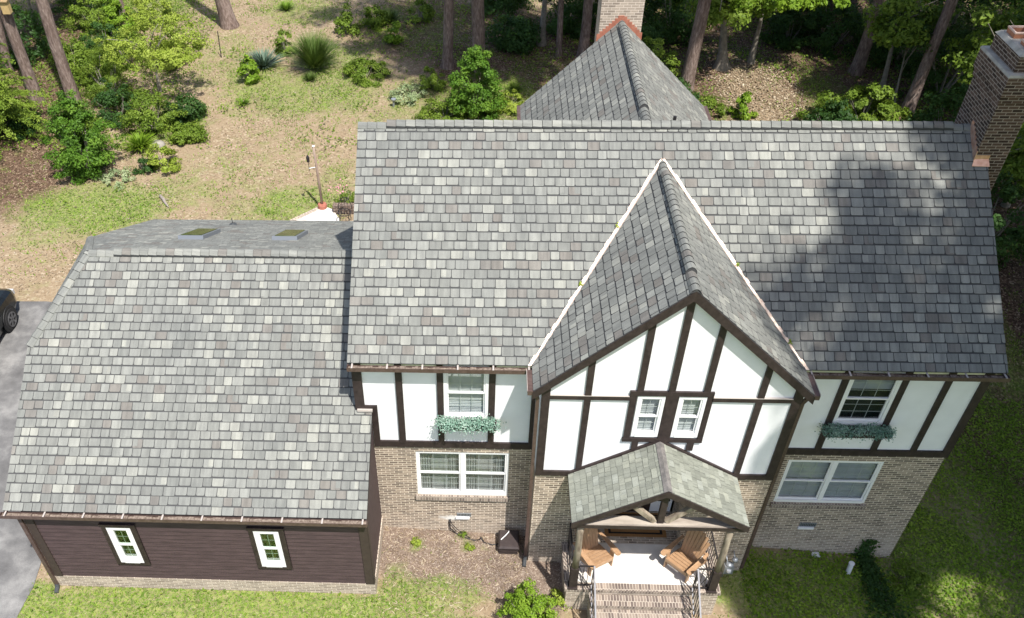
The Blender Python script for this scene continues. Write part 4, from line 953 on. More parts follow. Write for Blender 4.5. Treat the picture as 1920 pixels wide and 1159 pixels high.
def adirondack(label, loc, rz):
    t = thing('adirondack_chair', label, 'chair', loc, 'wooden chairs on the porch'); W = M['chairwood']
    T = Matrix.Rotation(rz, 4, 'Z'); base = Vector(loc)
    class CB(MB):
        def build(s, name, m, parent=None, **k):
            s.v = [tuple(base+(T @ Vector(v))) for v in s.v]; return MB.build(s, name, m, parent, **k)
    b = CB()
    for i in range(5):
        f0, f1 = i/5, (i+1)/5; y0, y1 = -.27+.5*f0, -.27+.5*f1-.012; z0, z1 = .385-.11*f0, .385-.11*f1
        b.hexa([(-.27,y0,z0-.02),(.27,y0,z0-.02),(-.27,y1,z1-.02),(.27,y1,z1-.02),(-.27,y0,z0),(.27,y0,z0),(-.27,y1,z1),(.27,y1,z1)])
    b.build('seat', W, t, bevel=.005)
    b = CB(); n = 7
    for i in range(n):
        c = (i-(n-1)/2); xb = c*.068; xt = c*.092; L = .84-.018*c*c*1.1; hb, ht = .031, .043
        A = Vector((xb,.20,.22)); d = Vector((xt-xb,.30,.78)).normalized(); Bp = A+d*L; nrm = Vector((0,-.93,.36)).normalized()
        prof = [A+Vector((-hb,0,0)), A+Vector((hb,0,0)), Bp+Vector((ht,0,-.03)), Bp+Vector((ht*.5,0,0)), Bp+Vector((-ht*.5,0,0)), Bp+Vector((-ht,0,-.03))]
        b.extr(prof, nrm*-.02)
    b.build('backrest', W, t)
    for s in (-1,1):
        b = CB(); P_ = []
        for k in range(13):
            a = math.pi*k/12; P_.append((s*.36+.068*math.cos(a), -.33-.06*math.sin(a), .56))
        P_ += [(s*.36-.05,.1,.56),(s*.34-.035,.42,.54),(s*.34+.03,.42,.54),(s*.36+.055,.1,.56)]
        b.extr(P_, (0,0,-.022)); b.build('armrest', W, t)
        b = CB(); b.box(s*.30-.012 if s > 0 else s*.30-.012, s*.30+.012, -.27,-.14,0,.535); b.build('leg', W, t)
        b = CB(); b.extr([(s*.275,-.27,.27),(s*.275,-.27,.365),(s*.275,.2,.27),(s*.275,.62,.06),(s*.275,.62,0),(s*.275,.5,0)], (s*.022,0,0)); b.build('side_rail', W, t)
    b = CB(); b.box(-.29,.29,-.29,-.272,.28,.38); b.box(-.3,.3,.36,.385,.50,.535); b.build('apron', W, t)
adirondack('tan slatted porch chair beside the left post, facing right', (5.03,-1.33,.5), R(31))
adirondack('tan slatted porch chair beside the right post, facing left', (7.03,-1.42,.5), R(-45))
t = thing('door_mat', 'tan and black bordered door mat on the porch floor', 'mat', (6.08,-.15,.5))
for (i, (q, z, mm, nm)) in enumerate((((5.35,6.82,-.55,.18),.508,'mat_tan','border'),((5.44,6.73,-.47,.12),.511,'mat_black','stripe'),((5.50,6.67,-.42,.08),.514,'mat_tan','center'))):
    b = MB(); b.box(q[0],q[1],q[2],q[3],.5005,z); b.build(nm, M[mm], t)
# deck box with hose
t = thing('storage_box', 'dark brown plastic utility box on the mulch beside the brick wall', 'box', (3.05,-.37,-.27))
b = MB(); b.hexa([(2.84,-.58,-.29),(3.27,-.58,-.29),(2.84,-.12,-.29),(3.27,-.12,-.29),(2.82,-.6,.0),(3.29,-.6,.0),(2.82,-.12,.0),(3.29,-.12,.0)])
for k in range(3): b.box(2.825,3.285,-.612,-.601,-.24+.08*k,-.2+.08*k)
b.build('body', M['plasticblack'], t, bevel=.012)
b = MB(); b.hexa([(2.80,-.64,.001),(3.31,-.64,.001),(2.80,-.10,.001),(3.31,-.10,.001),(2.84,-.6,.05),(3.27,-.6,.05),(2.84,-.12,.07),(3.27,-.12,.07)]); b.build('lid', M['plasticblack'], t, bevel=.015)
b = MB(); b.tube([(2.86,-.42,.075),(2.98,-.3,.10),(3.05,-.2,.10),(3.06,-.16,.085)], .012, 8); b.build('handle', M['pvc'], t)
b = MB(); b.tube([(1.58,-.004,.30),(1.57,-.03,.22),(1.6,-.05,.0),(1.75,-.08,-.17),(1.95,-.18,-.185),(2.2,-.26,-.2),(2.35,-.22,-.21),(2.36,-.15,-.2),(2.45,-.3,-.22),(2.65,-.36,-.23),(2.84,-.34,-.2)], .016, 8)
b.tube([(1.6,-.004,.31),(1.63,-.05,.2),(1.75,-.06,.0),(1.95,-.12,-.15),(2.1,-.2,-.18)], .010, 6)
b.build('garden_hose', M['iron'], loc=(2.2,-.2,-.2), label='thin black hose looping from the brick wall to the utility box', cat='hose', smooth=True)
# gas meter
t = thing('gas_meter', 'grey gas meter on its pipes right of the porch steps', 'meter', (8.32,-.95,-.47))
b = MB(); b.box(8.20,8.42,-1.05,-.90,-.22,.06); b.lathe((8.31,-.975,.06), [(.09,0),(.09,.04),(.03,.08)]); b.build('meter_body', M['metalgrey'], t, bevel=.02)
b = MB(); b.tube([(8.24,-.95,-.47),(8.24,-.95,.18),(8.24,-.85,.22),(8.24,-.77,.22)], .02, 8); b.tube([(8.4,-.95,.0),(8.4,-.95,.3),(8.4,-.78,.34)], .02, 8); b.lathe((8.4,-.98,.24), [(.02,0),(.07,.02),(.07,.07),(.02,.1)]); b.build('pipe', M['metalgrey'], t, smooth=True)
b = MB(); b.lathe((8.31,-1.06,-.08), [(.05,-.03),(.06,0),(.05,.05)]); b.build('dial', M['pvc'], t)
z = gzf(11.45,-.52)
b = MB(); b.tube([(11.45,-.55,z-.05),(11.44,-.53,z+.36)], .062, 16, cap=False); b.lathe((11.44,-.53,z+.33), [(.0,0),(.058,.01),(.0,.02)]); b.lathe((11.44,-.53,z+.35), [(.07,0),(.07,.03),(.055,.035)])
b.build('vent_pipe', M['pvc'], loc=(11.45,-.55,z), label='short white plastic pipe standing in the shaded grass', cat='pipe')
b = MB(); b.box(10.66,10.86,-.16,-.02,-.74,-.66); b.box(10.68,10.84,-.15,-.03,-.66,-.645); b.build('splash_block', M['pvc'], loc=(10.76,-.1,-.74), label='small white block at the foot of the shaded brick wall', cat='block')

# ---- backyard: patio, post, planter, chair
pz = .012
b = MB(); pp = [(-4.62,13.45),(-3.72,14.30),(-3.55,14.42),(-3.24,14.24),(-2.91,13.58),(-2.75,12.2),(-2.7,9.4),(-4.9,9.4),(-4.95,12.9)]
b.extr([(x_,y_,pz) for x_, y_ in pp], (0,0,.045)); b.build('patio', M['concrete'], kind='structure')
b = MB(); A, Bq = Vector((-5.05,13.05,.03)), Vector((-3.68,14.42,.03)); d_ = (Bq-A).normalized(); sdv = Vector((-d_.y,d_.x,0)); L_ = (Bq-A).length; k = int(L_/.11)
for i in range(k): b.obox(A+d_*(i+.5)*.11, d_, sdv, (0,0,1), .048, .095, .035, random.random())
b.build('brick_edging', M['brick_pale'], loc=(-4.4,13.7,0), label='row of bricks edging the white patio', cat='brick edging')
t = thing('wooden_post', 'slim weathered wooden post on a red brick foot at the patio corner', 'post', (-3.64,14.36,0))
b = MB(); b.tube([(-3.64,14.36,.2),(-3.66,14.38,1.3),(-3.70,14.42,2.52)], [.05,.045,.042], 12); b.build('pole', noisy('grey_cedar', (.20,.14,.11),(.32,.25,.20),12,.8,stretch=(1,1,.2)), t, smooth=True)
b = MB(); b.lathe((-3.64,14.36,-.02), [(.17,0),(.17,.2),(.15,.24),(.06,.25)]); b.build('foot', noisy('red_brick_foot', (.30,.10,.07),(.40,.16,.11),14,.8), t)
b = MB(); b.tube([(-3.68,14.40,1.72),(-3.95,14.40,1.66)], .015, 8); b.lathe((-3.70,14.42,2.52), [(.05,0),(.05,.02),(.02,.04)]); b.build('arm', M['pvc'], t)
b = MB(); b.tube([(-3.95,14.40,1.55),(-3.95,14.40,1.9)], .01, 6); b.lathe((-3.95,14.40,1.9), [(.02,0),(.055,.03),(.06,.2),(.03,.26),(.01,.3)]); b.build('bird_feeder', M['iron'], loc=(-3.95,14.40,1.55), label='dark tube bird feeder on the arm of the wooden post', cat='bird feeder')
b = MB(); b.box(-3.2,-1.6,14.02,14.26,-.05,.34); b.build('garden_wall', M['brick_chim'], loc=(-2.4,14.14,0), label='low dark brick planter wall behind the main roof', cat='wall')
bush('rose_bush', 'small green bush with pink blossom behind the brick planter wall', 'bush', (-2.75,14.55), .45, .75, 900, .07, M['leaf_mid'], clumps=22, crad=.16)
n = 40; P = np.stack([-3.0+rng.normal(0,.2,n), 14.6+rng.normal(0,.2,n), .6+rng.uniform(0,.3,n)], -1)
q = quads_mesh('blossom', leaves(P, np.tile([0,0,1.],(n,1)), .07, .9), np.full(n,.5), M['blossom'], bpy.data.objects['rose_bush'])
t = thing('garden_chair', 'black wrought iron garden chair on the patio edge', 'chair', (-2.68,13.45,.05))
b = MB(); b.tube([(-2.68+.24*math.cos(a), 13.45+.24*math.sin(a), .45) for a in np.linspace(0,6.283,17)], .014, 6)
for k in range(5): b.beam((-2.88+.1*k,13.25,.45),(-2.88+.1*k,13.65,.45),.012,.01)
b.build('seat', M['iron'], t)
b = MB(); b.tube([(-2.68+.24*math.cos(a), 13.68+.05*math.sin(a), .45+.45*math.sin(a)) for a in np.linspace(0,3.1416,11)], .014, 6)
for k in range(3): b.beam((-2.78+.1*k,13.68,.45),(-2.78+.1*k,13.70,.85),.012,.012)
b.build('backrest', M['iron'], t)
for a in (.8,2.35,3.9,5.5):
    b = MB(); b.tube([(-2.68+.22*math.cos(a),13.45+.22*math.sin(a),.45),(-2.68+.27*math.cos(a),13.45+.27*math.sin(a),.05)], .012, 6); b.build('leg', M['iron'], t)
# stone, stick, marker, garden stake, bird house
b = MB(); b.lathe((-11.15,19.0,-.08), [(.30,0),(.36,.12),(.30,.24),(.16,.32),(.02,.34)], 12); o = b.build('boulder', noisy('pale_boulder',(.22,.205,.175),(.32,.30,.265),6,.9), loc=(-11.15,19.0,-.08), smooth=True, label='pale rounded boulder among the shrubs left of the lawn', cat='boulder'); o.scale = (1,.75,.8)
b = MB(); b.tube([(-9.95,15.12,.04),(-9.75,14.85,.07),(-9.6,14.6,.05),(-9.42,14.35,.03)], [.05,.055,.045,.02], 8, noise_=.2); b.tube([(-9.75,14.85,.07),(-9.5,14.8,.08)], [.02,.008], 6); b.build('fallen_branch', noisy('bleached_wood',(.20,.17,.145),(.33,.29,.26),14,.9), loc=(-9.7,14.7,0), label='bleached broken branch lying on the lawn', cat='branch')
b = MB(); b.tube([(-1.68,22.44,-.05),(-1.66,22.44,.28)], .045, 10); b.lathe((-1.66,22.44,.28), [(.05,0),(.11,.03),(.11,.07),(.03,.09)]); b.build('path_light', M['metalgrey'], loc=(-1.68,22.44,0), label='short grey path light with a pale cap on bare soil', cat='garden light')
b = MB(); b.tube([(-10.36,27.41,-.05),(-10.3,27.41,1.25)], .022, 6); b.build('garden_stake', M['iron'], loc=(-10.36,27.41,0), label='thin dark stake rising beside the yellow green tree', cat='stake')
t = thing('bird_house', 'tan wooden bird house fixed high on the left pine trunk', 'bird house', (-17.4,22.55,4.2))
b = MB(); b.box(-17.56,-17.25,22.45,22.7,4.0,4.5); b.build('box', noisy('tan_wood',(.42,.30,.13),(.52,.38,.18),9,.7), t, bevel=.01)
b = MB(); b.hexa([(-17.6,22.38,4.5),(-17.21,22.38,4.5),(-17.6,22.72,4.5),(-17.21,22.72,4.5),(-17.6,22.38,4.53),(-17.21,22.38,4.53),(-17.6,22.72,4.6),(-17.21,22.72,4.6)]); b.build('lid', noisy('brown_board',(.25,.17,.09),(.33,.23,.12),9,.7), t)

# ---- car (front right corner shows at the left edge)
def car():
    cx, y0, y1 = -13.52, 3.8, 8.5; z0 = gzf(cx, 7)+.02
    t = thing('parked_car', 'dark grey parked car on the driveway at the left edge', 'car', (cx, 6.15, z0))
    body = mat('dark_car_paint', (.012,.015,.017), .22, .4, .6)[0]; trim = mat('matt_black_trim', (.012,.012,.013), .6)[0]; gl_ = mat('car_glass', (.01,.012,.014), .05, 0, .9)[0]
    # sections along y: (y, half width, sill z, shoulder z, roof z, roof half width)
    S = [(9.25,.62,.42,.62,.66,.5),(9.12,.80,.30,.78,.84,.66),(8.9,.90,.25,.88,.95,.76),(8.45,.935,.22,.95,1.02,.80),(7.9,.94,.22,.98,1.07,.80),(7.55,.94,.22,1.0,1.13,.78),(6.9,.94,.22,1.02,1.62,.66),(6.2,.94,.22,1.03,1.70,.66),(5.3,.94,.22,1.04,1.68,.65),(4.85,.92,.26,1.03,1.55,.62),(4.6,.86,.35,.98,1.1,.7),(4.55,.80,.45,.9,.95,.66)]
    b = MB(); rings = []
    for (y, hw_, zs, zsh, zr, rw) in S:
        y -= .75
        half = [(hw_*.9, zs), (hw_*.99, zs+(zsh-zs)*.3), (hw_, zs+(zsh-zs)*.7), (hw_*.965, zsh), (rw+(hw_*.965-rw)*.35, zsh+(zr-zsh)*.62), (rw*.93, zr-(zr-zsh)*.06), (rw*.5, zr)]
        rings.append([(cx+p[0], y, z0+p[1]) for p in half]+[(cx-p[0], y, z0+p[1]) for p in half[::-1]])
    n = len(rings[0])
    for i in range(len(rings)-1):
        for k in range(n):
            j = (k+1) % n; up = (k in (3,4) or k in (8,9))and 4 <= i <= 9
            b.face([rings[i][k], rings[i+1][k], rings[i+1][j], rings[i][j]], mi=1 if (up and 5 <= i <= 8) or (i == 5 and k in (5,6,7)) else 0)
    b.face(rings[0]); b.face(rings[-1][::-1])
    b.build('body', [body, gl_], t, smooth=True, bevel=.02)
    for yy in (7.45, 4.7):
        for s in (1,-1):
            xo = cx+s*.955
            b = MB(); 
            b.tube([(xo-s*.04,yy,z0+.36),(xo+s*.006,yy,z0+.36)], [.43,.42], 28); b.build('wheel_arch', trim, t)
            b = MB(); prof = [(-.22,.30),(-.2,.345),(-.02,.35),(.025,.335),(.03,.25)]
            b.tube([(xo+s*p[0],yy,z0+.34) for p in prof], [p[1] for p in prof], 28); w_ = b.build('wheel', mat('tyre_rubber', (.018,.018,.019), .85)[0], t, smooth=False)
            b = MB(); b.tube([(xo+s*.028,yy,z0+.34),(xo+s*.034,yy,z0+.34)], [.24,.235], 24); 
            b.build('rim_well', trim, w_)
            b = MB()
            for k in range(6):
                a = k*math.pi/3; d = Vector((0,math.cos(a),math.sin(a))); c = Vector((xo+s*.045,yy,z0+.34)); b.beam(c+d*.03, c+d*.225, .055, .02, up=(s,0,0))
            for k in range(24):
                a, a2 = k*math.pi/12, (k+1)*math.pi/12; c = Vector((xo+s*.045,yy,z0+.34)); b.beam(c+Vector((0,math.cos(a),math.sin(a)))*.23, c+Vector((0,math.cos(a2),math.sin(a2)))*.23, .03, .025, up=(s,0,0))
            b.build('rim', mat('alloy_rim', (.22,.22,.23), .3, .8)[0], w_)
    for s in (1,-1):
        b = MB(); b.box(cx+s*.66-.14,cx+s*.66+.14,8.33,8.44,z0+.62,z0+.78); b.build('headlight', mat('headlight_glass', (.5,.5,.5), .1)[0], t, bevel=.03)
        b = MB(); b.box(*sorted((cx+s*.93, cx+s*1.12)), 6.67,6.77,z0+1.02,z0+1.18); b.build('mirror', body, t, bevel=.03)
car()

# ================================================================== TREES
def trunk_mesh(b, base, lean, dia, top, seg=16, flare=1.35):
    B = Vector(base); r = dia/2; zs = [-.15,0,.25,.7,1.5,3,5,8,11,14,18,22,26,30]; zs = [z for z in zs if z < top]+[top]
    pts, rad = [], []
    for z in zs:
        wob = .03*math.sin(z*.7+B.x)
        pts.append(B+Vector((lean*z+wob, 0, z))); f_ = flare if z <= 0 else 1+(flare-1)*math.exp(-z*2.2)
        rad.append(r*f_*max(.25, 1-z/(top*1.25)))
    b.tube(pts, rad, seg, noise_=.05)
def pine(label, x, y, lean, dia, top=27, crown_c=(0,0), crown_r=3.6, n=2600, group='tall pines behind the house', crown_z=(15.5,27), qsize=.26, bark='bark', clumps=46):
    z0 = gzf(x, y); t = thing('pine_tree', label, 'tree', (x, y, z0), group)
    b = MB(); trunk_mesh(b, (x, y, z0), lean, dia, top)
    zc0, zc1 = crown_z; tx = x+lean*(zc0+zc1)/2
    for k in range(16):
        z = random.uniform(zc0, zc1-2); a = random.uniform(0,6.28); rr = crown_r*random.uniform(.5,.95)
        p0 = Vector((x+lean*z, y, z0+z)); p1 = Vector((tx+crown_c[0]+rr*math.cos(a), y+crown_c[1]+rr*math.sin(a), z0+z+random.uniform(.3,1.5))); b.tube([p0, p0.lerp(p1,.5)+Vector((0,0,.2)), p1], [.07,.045,.015], 6)
    b.build('trunk', M[bark], t, smooth=True)
    P, nr_, tn = clumpy((tx+crown_c[0], y+crown_c[1], z0+(zc0+zc1)/2), (crown_r, crown_r, (zc1-zc0)/2), n, clumps, 1.05, top=1.0, shell=.6)
    quads_mesh('crown', leaves(P, nr_, qsize*1.6, .45), tn, M['leaf_pine'], t)
    return t
random.seed(33)  # unseen crowns are set off their trunks to shape the shade
pine('large straight pine trunk rising behind the rounded bush at upper left', -15.79,22.54,-.002,.56, crown_c=(-2,1), n=1500)
pine('pine trunk carrying the tan bird house at upper left', -17.68,22.88,.007,.52, n=1800)
pine('reddish leaning pine trunk at the far left edge', -20.11,25.84,.141,.38, crown_c=(-2,0), n=1200)
pine('slender pine trunk at the top left beyond the yellow green tree', -16.24,31.64,-.122,.37, n=900)
pine('thick pine trunk standing alone on bare soil at the top left', -10.77,31.06,-.094,.72, n=1400)
pine('darker of the two straight pine trunks left of the rear wing', .49,26.38,.037,.48, crown_c=(1.0,-3.5), n=3000, crown_r=4.2, crown_z=(13,24))
pine('pale straight pine trunk behind the dense round shrub', 1.93,26.21,-.003,.60, crown_c=(4.5,-6), n=7000, crown_r=5.0, crown_z=(14,24))
pine('pale pine trunk beside the rear chimney', 6.85,27.77,.012,.46, crown_c=(3.5,-7), n=11000, crown_r=5.2, crown_z=(14,24))
pine('thin dark trunk in the shade left of the rear chimney', 5.75,27.75,-.049,.27, crown_c=(1,-2), n=2500, crown_r=3.2, crown_z=(13,20))
pine('pale leaning pine trunk right of the rear wing roof', 11.19,24.36,.023,.57, crown_c=(1.8,-4.5), n=8000, crown_r=4.2, crown_z=(14,25))
pine('dark reddish pine trunk deep in the shade at upper right', 19.24,26.51,.019,.55, crown_c=(2.8,-1), n=15000, crown_r=5.6, crown_z=(11,22))
pine('straight pine trunk left of the big brick chimney', 20.24,22.69,.055,.48, crown_c=(4.5,-2.5), n=15000, crown_r=5.6, crown_z=(12,24))
pine('narrow trunk at the top edge in the upper right woods', 20.23,31.68,-.01,.35, crown_c=(1,-4), n=12000, crown_r=5.5, crown_z=(11,22))
pine('very thin trunk at the top of the upper right woods', 19.47,32.11,-.101,.18, n=900, crown_r=2.4, crown_z=(9,14), top=15)
# trees standing just right of the view, whose crowns shade that side of the house
G2 = 'shade trees along the right side of the house'
for (x, y, cx_, cy_, r_, n_, z_, lab) in (
    (19.5,-4.6,16.9,-8.2,3.1,2600,(25,32),'very tall pine whose crown shades the right end of the main roof'),
    (25.0,-1.5,22.6,-1.8,3.0,8000,(9,18),'bushy tree standing by the far right of the lawn'),
    (22.6,-6.8,20.8,-6.8,2.3,6000,(17,23),'tall tree over the far side of the shaded lawn'),
    (20.6,-1.2,17.2,-2.2,2.0,1900,(21,27),'tall tree whose crown shades the big chimney'),
    (17.6,-9.4,15.3,-8.4,1.7,700,(25,30),'tall pine beside the very tall one at the front right'),
    (17.2,-7.6,14.9,-6.3,2.9,9500,(11.5,18),'shade tree before the right front corner of the house'),
    (20.4,-2.6,20.6,-2.2,3.6,13000,(9,19),'shade tree nearest the shaded side lawn'),
    (24.0,4,23.0,3.4,4.8,15000,(8,20),'shade tree beside the big chimney outside the view'),
    (26,10.5,25,10,5,15000,(7,19),'shade tree right of the back garden'),
    (20.4,-10.5,19.8,-10.9,2.8,6500,(11,18),'shade tree at the front right of the lawn'),
    (26,17,25,17,5,15000,(7,19),'shade tree behind the chimney outside the view'),
    (30,24,29,22,5.5,15000,(9,22),'shade tree beyond the right edge of the back woods'),
    (16.2,-12.8,15.6,-12.0,2.0,2300,(12,16),'small shade tree at the very front of the right lawn')):
    pine(lab, x, y, 0, .5, clumps=30 if z_[0] > 20 else 46, top=z_[1]-.5, crown_c=(cx_-x,cy_-y), crown_r=r_, n=n_, group=G2, crown_z=z_, qsize=.30)

def broadleaf(label, name, x, y, lean, dia, h, c, rad, n, size, material, clumps=70, crad=.5, group=None, limbs=9, bark='bark_smooth', flare=1.7, top_bias=.7):
    z0 = gzf(x, y); t = thing(name, label, 'tree', (x, y, z0), group); b = MB()
    trunk_mesh(b, (x, y, z0), lean, dia, h, 12, flare)
    C = Vector((x+c[0], y+c[1], z0+c[2]))
    for k in range(limbs):
        d = Vector((random.uniform(-1,1)*rad[0], random.uniform(-1,1)*rad[1], random.uniform(-.4,.9)*rad[2])); z = random.uniform(.35,.95)*h
        p0 = Vector((x+lean*z, y, z0+z)); p1 = C+d*.85; b.tube([p0, p0.lerp(p1,.5)+Vector((0,0,.15)), p1], [dia*.22, dia*.13, .01], 6)
    b.build('trunk', M[bark], t, smooth=True)
    P, nr_, tn = clumpy(C, rad, n, clumps, crad, top=top_bias); quads_mesh('crown', leaves(P, nr_, size, .5), tn, material, t); return t
broadleaf('yellow green spreading small tree on the left side of the yard', 'small_tree', -12.36,23.83,.03,.13,2.2, (.45,-.5,2.3), (2.4,2.0,1.15), 8200,.11, M['leaf_yellow'], 120,.30)
broadleaf('bright maple whose large leaves hang into the top centre', 'maple_tree', 5.0,29.0,0,.3,6.0, (-.1,-2.6,4.9), (2.5,1.5,1.1), 3600,.24, M['leaf_bright'], 55,.55)
broadleaf('leaning thin trunked tree with sunlit leaves above the sunny patch', 'small_tree', 14.62,27.37,.031,.25,4.6, (.3,-.5,3.6), (3.5,2.0,1.2), 9000,.19, M['leaf_bright'], 110,.45)
broadleaf('beech with a flared grey foot behind the rear wing', 'beech_tree', 13.17,26.73,-.139,.38,6, (-.4,-.8,3.2), (1.8,1.4,1.1), 3800,.18, M['leaf_mid'], 60,.5, flare=2.2)
broadleaf('small forked tree with broad leaves left of the leaning pine', 'small_tree', 19.6,24.15,-.092,.22,5.5, (-.3,-.8,3.4), (1.5,1.2,1.5), 3200,.2, M['leaf_mid'], 40,.45)
broadleaf('thin sapling in the shade beside the leaning pine', 'sapling', 20.03,23.66,-.098,.10,3.2, (-.1,-.2,3.0), (.9,.8,1.0), 900,.16, M['leaf_dark'], 20,.35)
G3 = 'dark understory trees behind the big chimney'
for i, (x, y, r_, h_, lab) in enumerate(((23.0,21.5,2.6,5.5,'dense dark evergreen tree directly left of the big chimney'),(26.5,24.5,3.2,6.5,'dense dark tree behind the big chimney top'),(23.8,28.5,3.2,6.8,'broad dark tree at the upper right corner'),(21.5,15.5,2.4,4.2,'low dark tree behind the right end of the main ridge'),(22.6,10.0,2.2,4.0,'dark tree at the right edge beside the chimney shaft'),(28.5,30.5,3.4,7.5,'dark tree in the far upper right corner'),(17.8,33.0,2.6,5.0,'dark tree at the top of the right woods'),(9.3,31.0,2.5,5.2,'dark tree at the top behind the rear chimney'),(22.8,34.5,3.0,6.0,'dark tree among the trunks at the top right edge'),(-20.5,30.5,2.6,6.0,'dark tree in the upper left corner'))):
    broadleaf(lab, 'understory_tree', x, y, .02, .2, h_*.7, (0,-.2,h_*.58), (r_,r_*.9,h_*.48), 7500, .17, M['leaf_dark' if i % 3 else 'leaf_mid'], 110, .5, group=G3)
for i, (x, y, h_, r_, lab) in enumerate(((16.2,20.0,1.6,1.2,'dark shrub just above the main ridge in the right woods'),(20.6,19.6,2.6,1.6,'dark shrub between the leaning pine and the big chimney'),(22.2,24.3,3.0,1.9,'tall dark shrub right of the leaning pine trunk'),(21.6,27.8,2.6,1.8,'dark shrub behind the leaning pine trunk'),(25.3,27.6,3.2,2.2,'dark shrub far right in the woods'),(19.0,29.3,2.2,1.7,'dark shrub behind the reddish trunk'),(17.0,29.8,1.6,1.5,'dark shrub at the top of the sunny clearing'),(23.6,32.2,3.0,2.2,'dark shrub at the top right edge of the woods'),(20.0,34.8,2.6,2.2,'dark shrub on the top edge of the right woods'),(16.4,34.6,2.4,2.2,'dark shrub on the top edge above the clearing'),(11.4,30.3,2.6,1.8,'dark shrub behind the beech'),(9.0,27.9,2.4,1.5,'dark shrub just right of the rear chimney'),(8.4,32.5,2.6,2.0,'dark shrub at the top beside the rear chimney'),(12.6,33.8,2.6,2.1,'dark shrub at the top edge behind the beech'),(21.0,16.6,2.6,1.8,'dark shrub beside the big chimney shoulder'),(19.5,12.8,2.4,1.7,'dark shrub right of the chimney shaft'),(21.4,8.0,2.2,1.8,'dark shrub at the right edge below the chimney'),(3.6,28.6,1.6,1.2,'dark shrub under the bright maple'),(6.2,31.0,2.2,1.6,'dark shrub in the shade behind the maple'),(3.0,33.6,1.8,1.6,'dark shrub at the top between pine trunks'),(-19.9,27.0,2.6,1.6,'dark shrub behind the far left trunks'),(-18.9,33.5,3.0,1.9,'dark shrub in the top left corner'))):
    bush('understory_shrub', lab, 'shrub', (x, y), r_, h_, 3600, .17, M['leaf_dark'], clumps=60, crad=.42, group='dark shrubs of the shaded woods')
# hemlock with drooping sprays at the left edge
HX, HY = -18.3, 19.6
t = thing('hemlock_tree', 'drooping hemlock with layered sprays at the left edge', 'tree', (HX,HY,-.02))
b = MB(); trunk_mesh(b, (HX,HY,-.02), 0, .22, 6.4, 10); b.build('trunk', M['bark'], t, smooth=True)
VV, TT = [], []
for k in range(230):
    z = random.uniform(.35,6.4); a = random.uniform(0,6.283); L_ = (7.4-z)*.46*random.uniform(.7,1.05); n = int(110*L_)+20
    s = rng.uniform(.1,1,n); side = rng.normal(0,.16,n)*(1.1-s*.6)
    dx, dy = math.cos(a), math.sin(a)
    P = np.stack([HX+dx*s*L_-dy*side, HY+dy*s*L_+dx*side, z+.25*s-.75*s*s*L_*.35+rng.normal(0,.03,n)], -1)
    VV.append(leaves(P, np.tile([dx*.3,dy*.3,1.],(n,1)), .13, .3)); TT.append(np.clip(rng.uniform(0,.5)+s*.4+rng.uniform(-.1,.2,n),0,1))
quads_mesh('crown', np.concatenate(VV), np.concatenate(TT), M['leaf_mid'], t)

# ================================================================== SHRUBS
bush('rounded_bush', 'large dense rounded green bush at the left of the lawn', 'bush', (-13.25,16.85), 1.28, 3.1, 13000, .12, M['leaf_bush'], clumps=170, crad=.30)
bush('weeping_shrub', 'feathery mid green shrub between the pine trunk and the yellow green tree', 'shrub', (-14.3,23.0), 1.3, 2.3, 5000, .15, M['leaf_mid'], clumps=60, crad=.32, aspect=.2)
bush('mixed_shrub', 'loose green shrub below the yellow green tree', 'shrub', (-11.6,20.2), 1.2, 1.8, 4200, .12, M['leaf_mid'], clumps=60, crad=.3)
bush('small_shrub', 'low yellow green shrub near the pale boulder', 'shrub', (-10.3,17.2), .72, 1.0, 1500, .12, M['leaf_yellow'], clumps=24, crad=.22)
bush('small_shrub', 'small dark green shrub left of the low yellow green shrub', 'shrub', (-11.1,17.0), .42, .6, 700, .11, M['leaf_dark'], clumps=14, crad=.15)
bush('pale_plants', 'pale silvery low plants between the rounded bush and lawn', 'plant', (-12.0,16.3), .7, .35, 900, .09, M['leaf_pale'], clumps=24, crad=.18)
bush('upright_shrub', 'bright upright shrub beside the slender trunk at the top left', 'shrub', (-16.0,30.0), .75, 1.9, 2600, .14, M['leaf_bright'], clumps=40, crad=.28)
bush('small_shrub', 'bright leafy shrub left of the yucca', 'shrub', (-8.53,24.9), .55, 1.2, 900, .17, M['leaf_bright'], clumps=22, crad=.22)
bush('small_shrub', 'dark leafy shrub right of the yucca', 'shrub', (-7.3,27.8), .5, 1.2, 1000, .15, M['leaf_mid'], clumps=20, crad=.22)
bush('small_shrub', 'dark rounded shrub at the top between trunks and ornamental grass', 'shrub', (-4.5,30.3), .6, 1.3, 1200, .15, M['leaf_mid'], clumps=22, crad=.25)
bush('small_shrub', 'leafy shrub at the top edge left of the paired pine trunks', 'shrub', (-3.3,30.9), .6, 1.2, 900, .18, M['leaf_mid'], clumps=22, crad=.25)
bush('small_shrub', 'bright small shrub on the bare slope left of the paired trunks', 'shrub', (-2.1,29.0), .48, 1.0, 700, .17, M['leaf_bright'], clumps=18, crad=.2)
bush('small_shrub', 'shrub at the top edge nearest the paired pine trunks', 'shrub', (-1.0,31.8), .6, 1.2, 900, .17, M['leaf_mid'], clumps=20, crad=.25)
bush('dense_shrub', 'big dense bright green shrub in front of the pale pine trunk', 'shrub', (1.85,21.7), 1.15, 2.8, 8500, .13, M['leaf_bush'], clumps=130, crad=.29)
bush('low_shrub', 'low fine leaved shrub left of the big dense shrub', 'shrub', (-.1,24.2), .62, .85, 1600, .11, M['leaf_mid'], clumps=26, crad=.2)
bush('pale_plants', 'silvery low plants beside the path light', 'plant', (-1.1,23.2), 1.0, .5, 1500, .10, M['leaf_pale'], clumps=30, crad=.22)
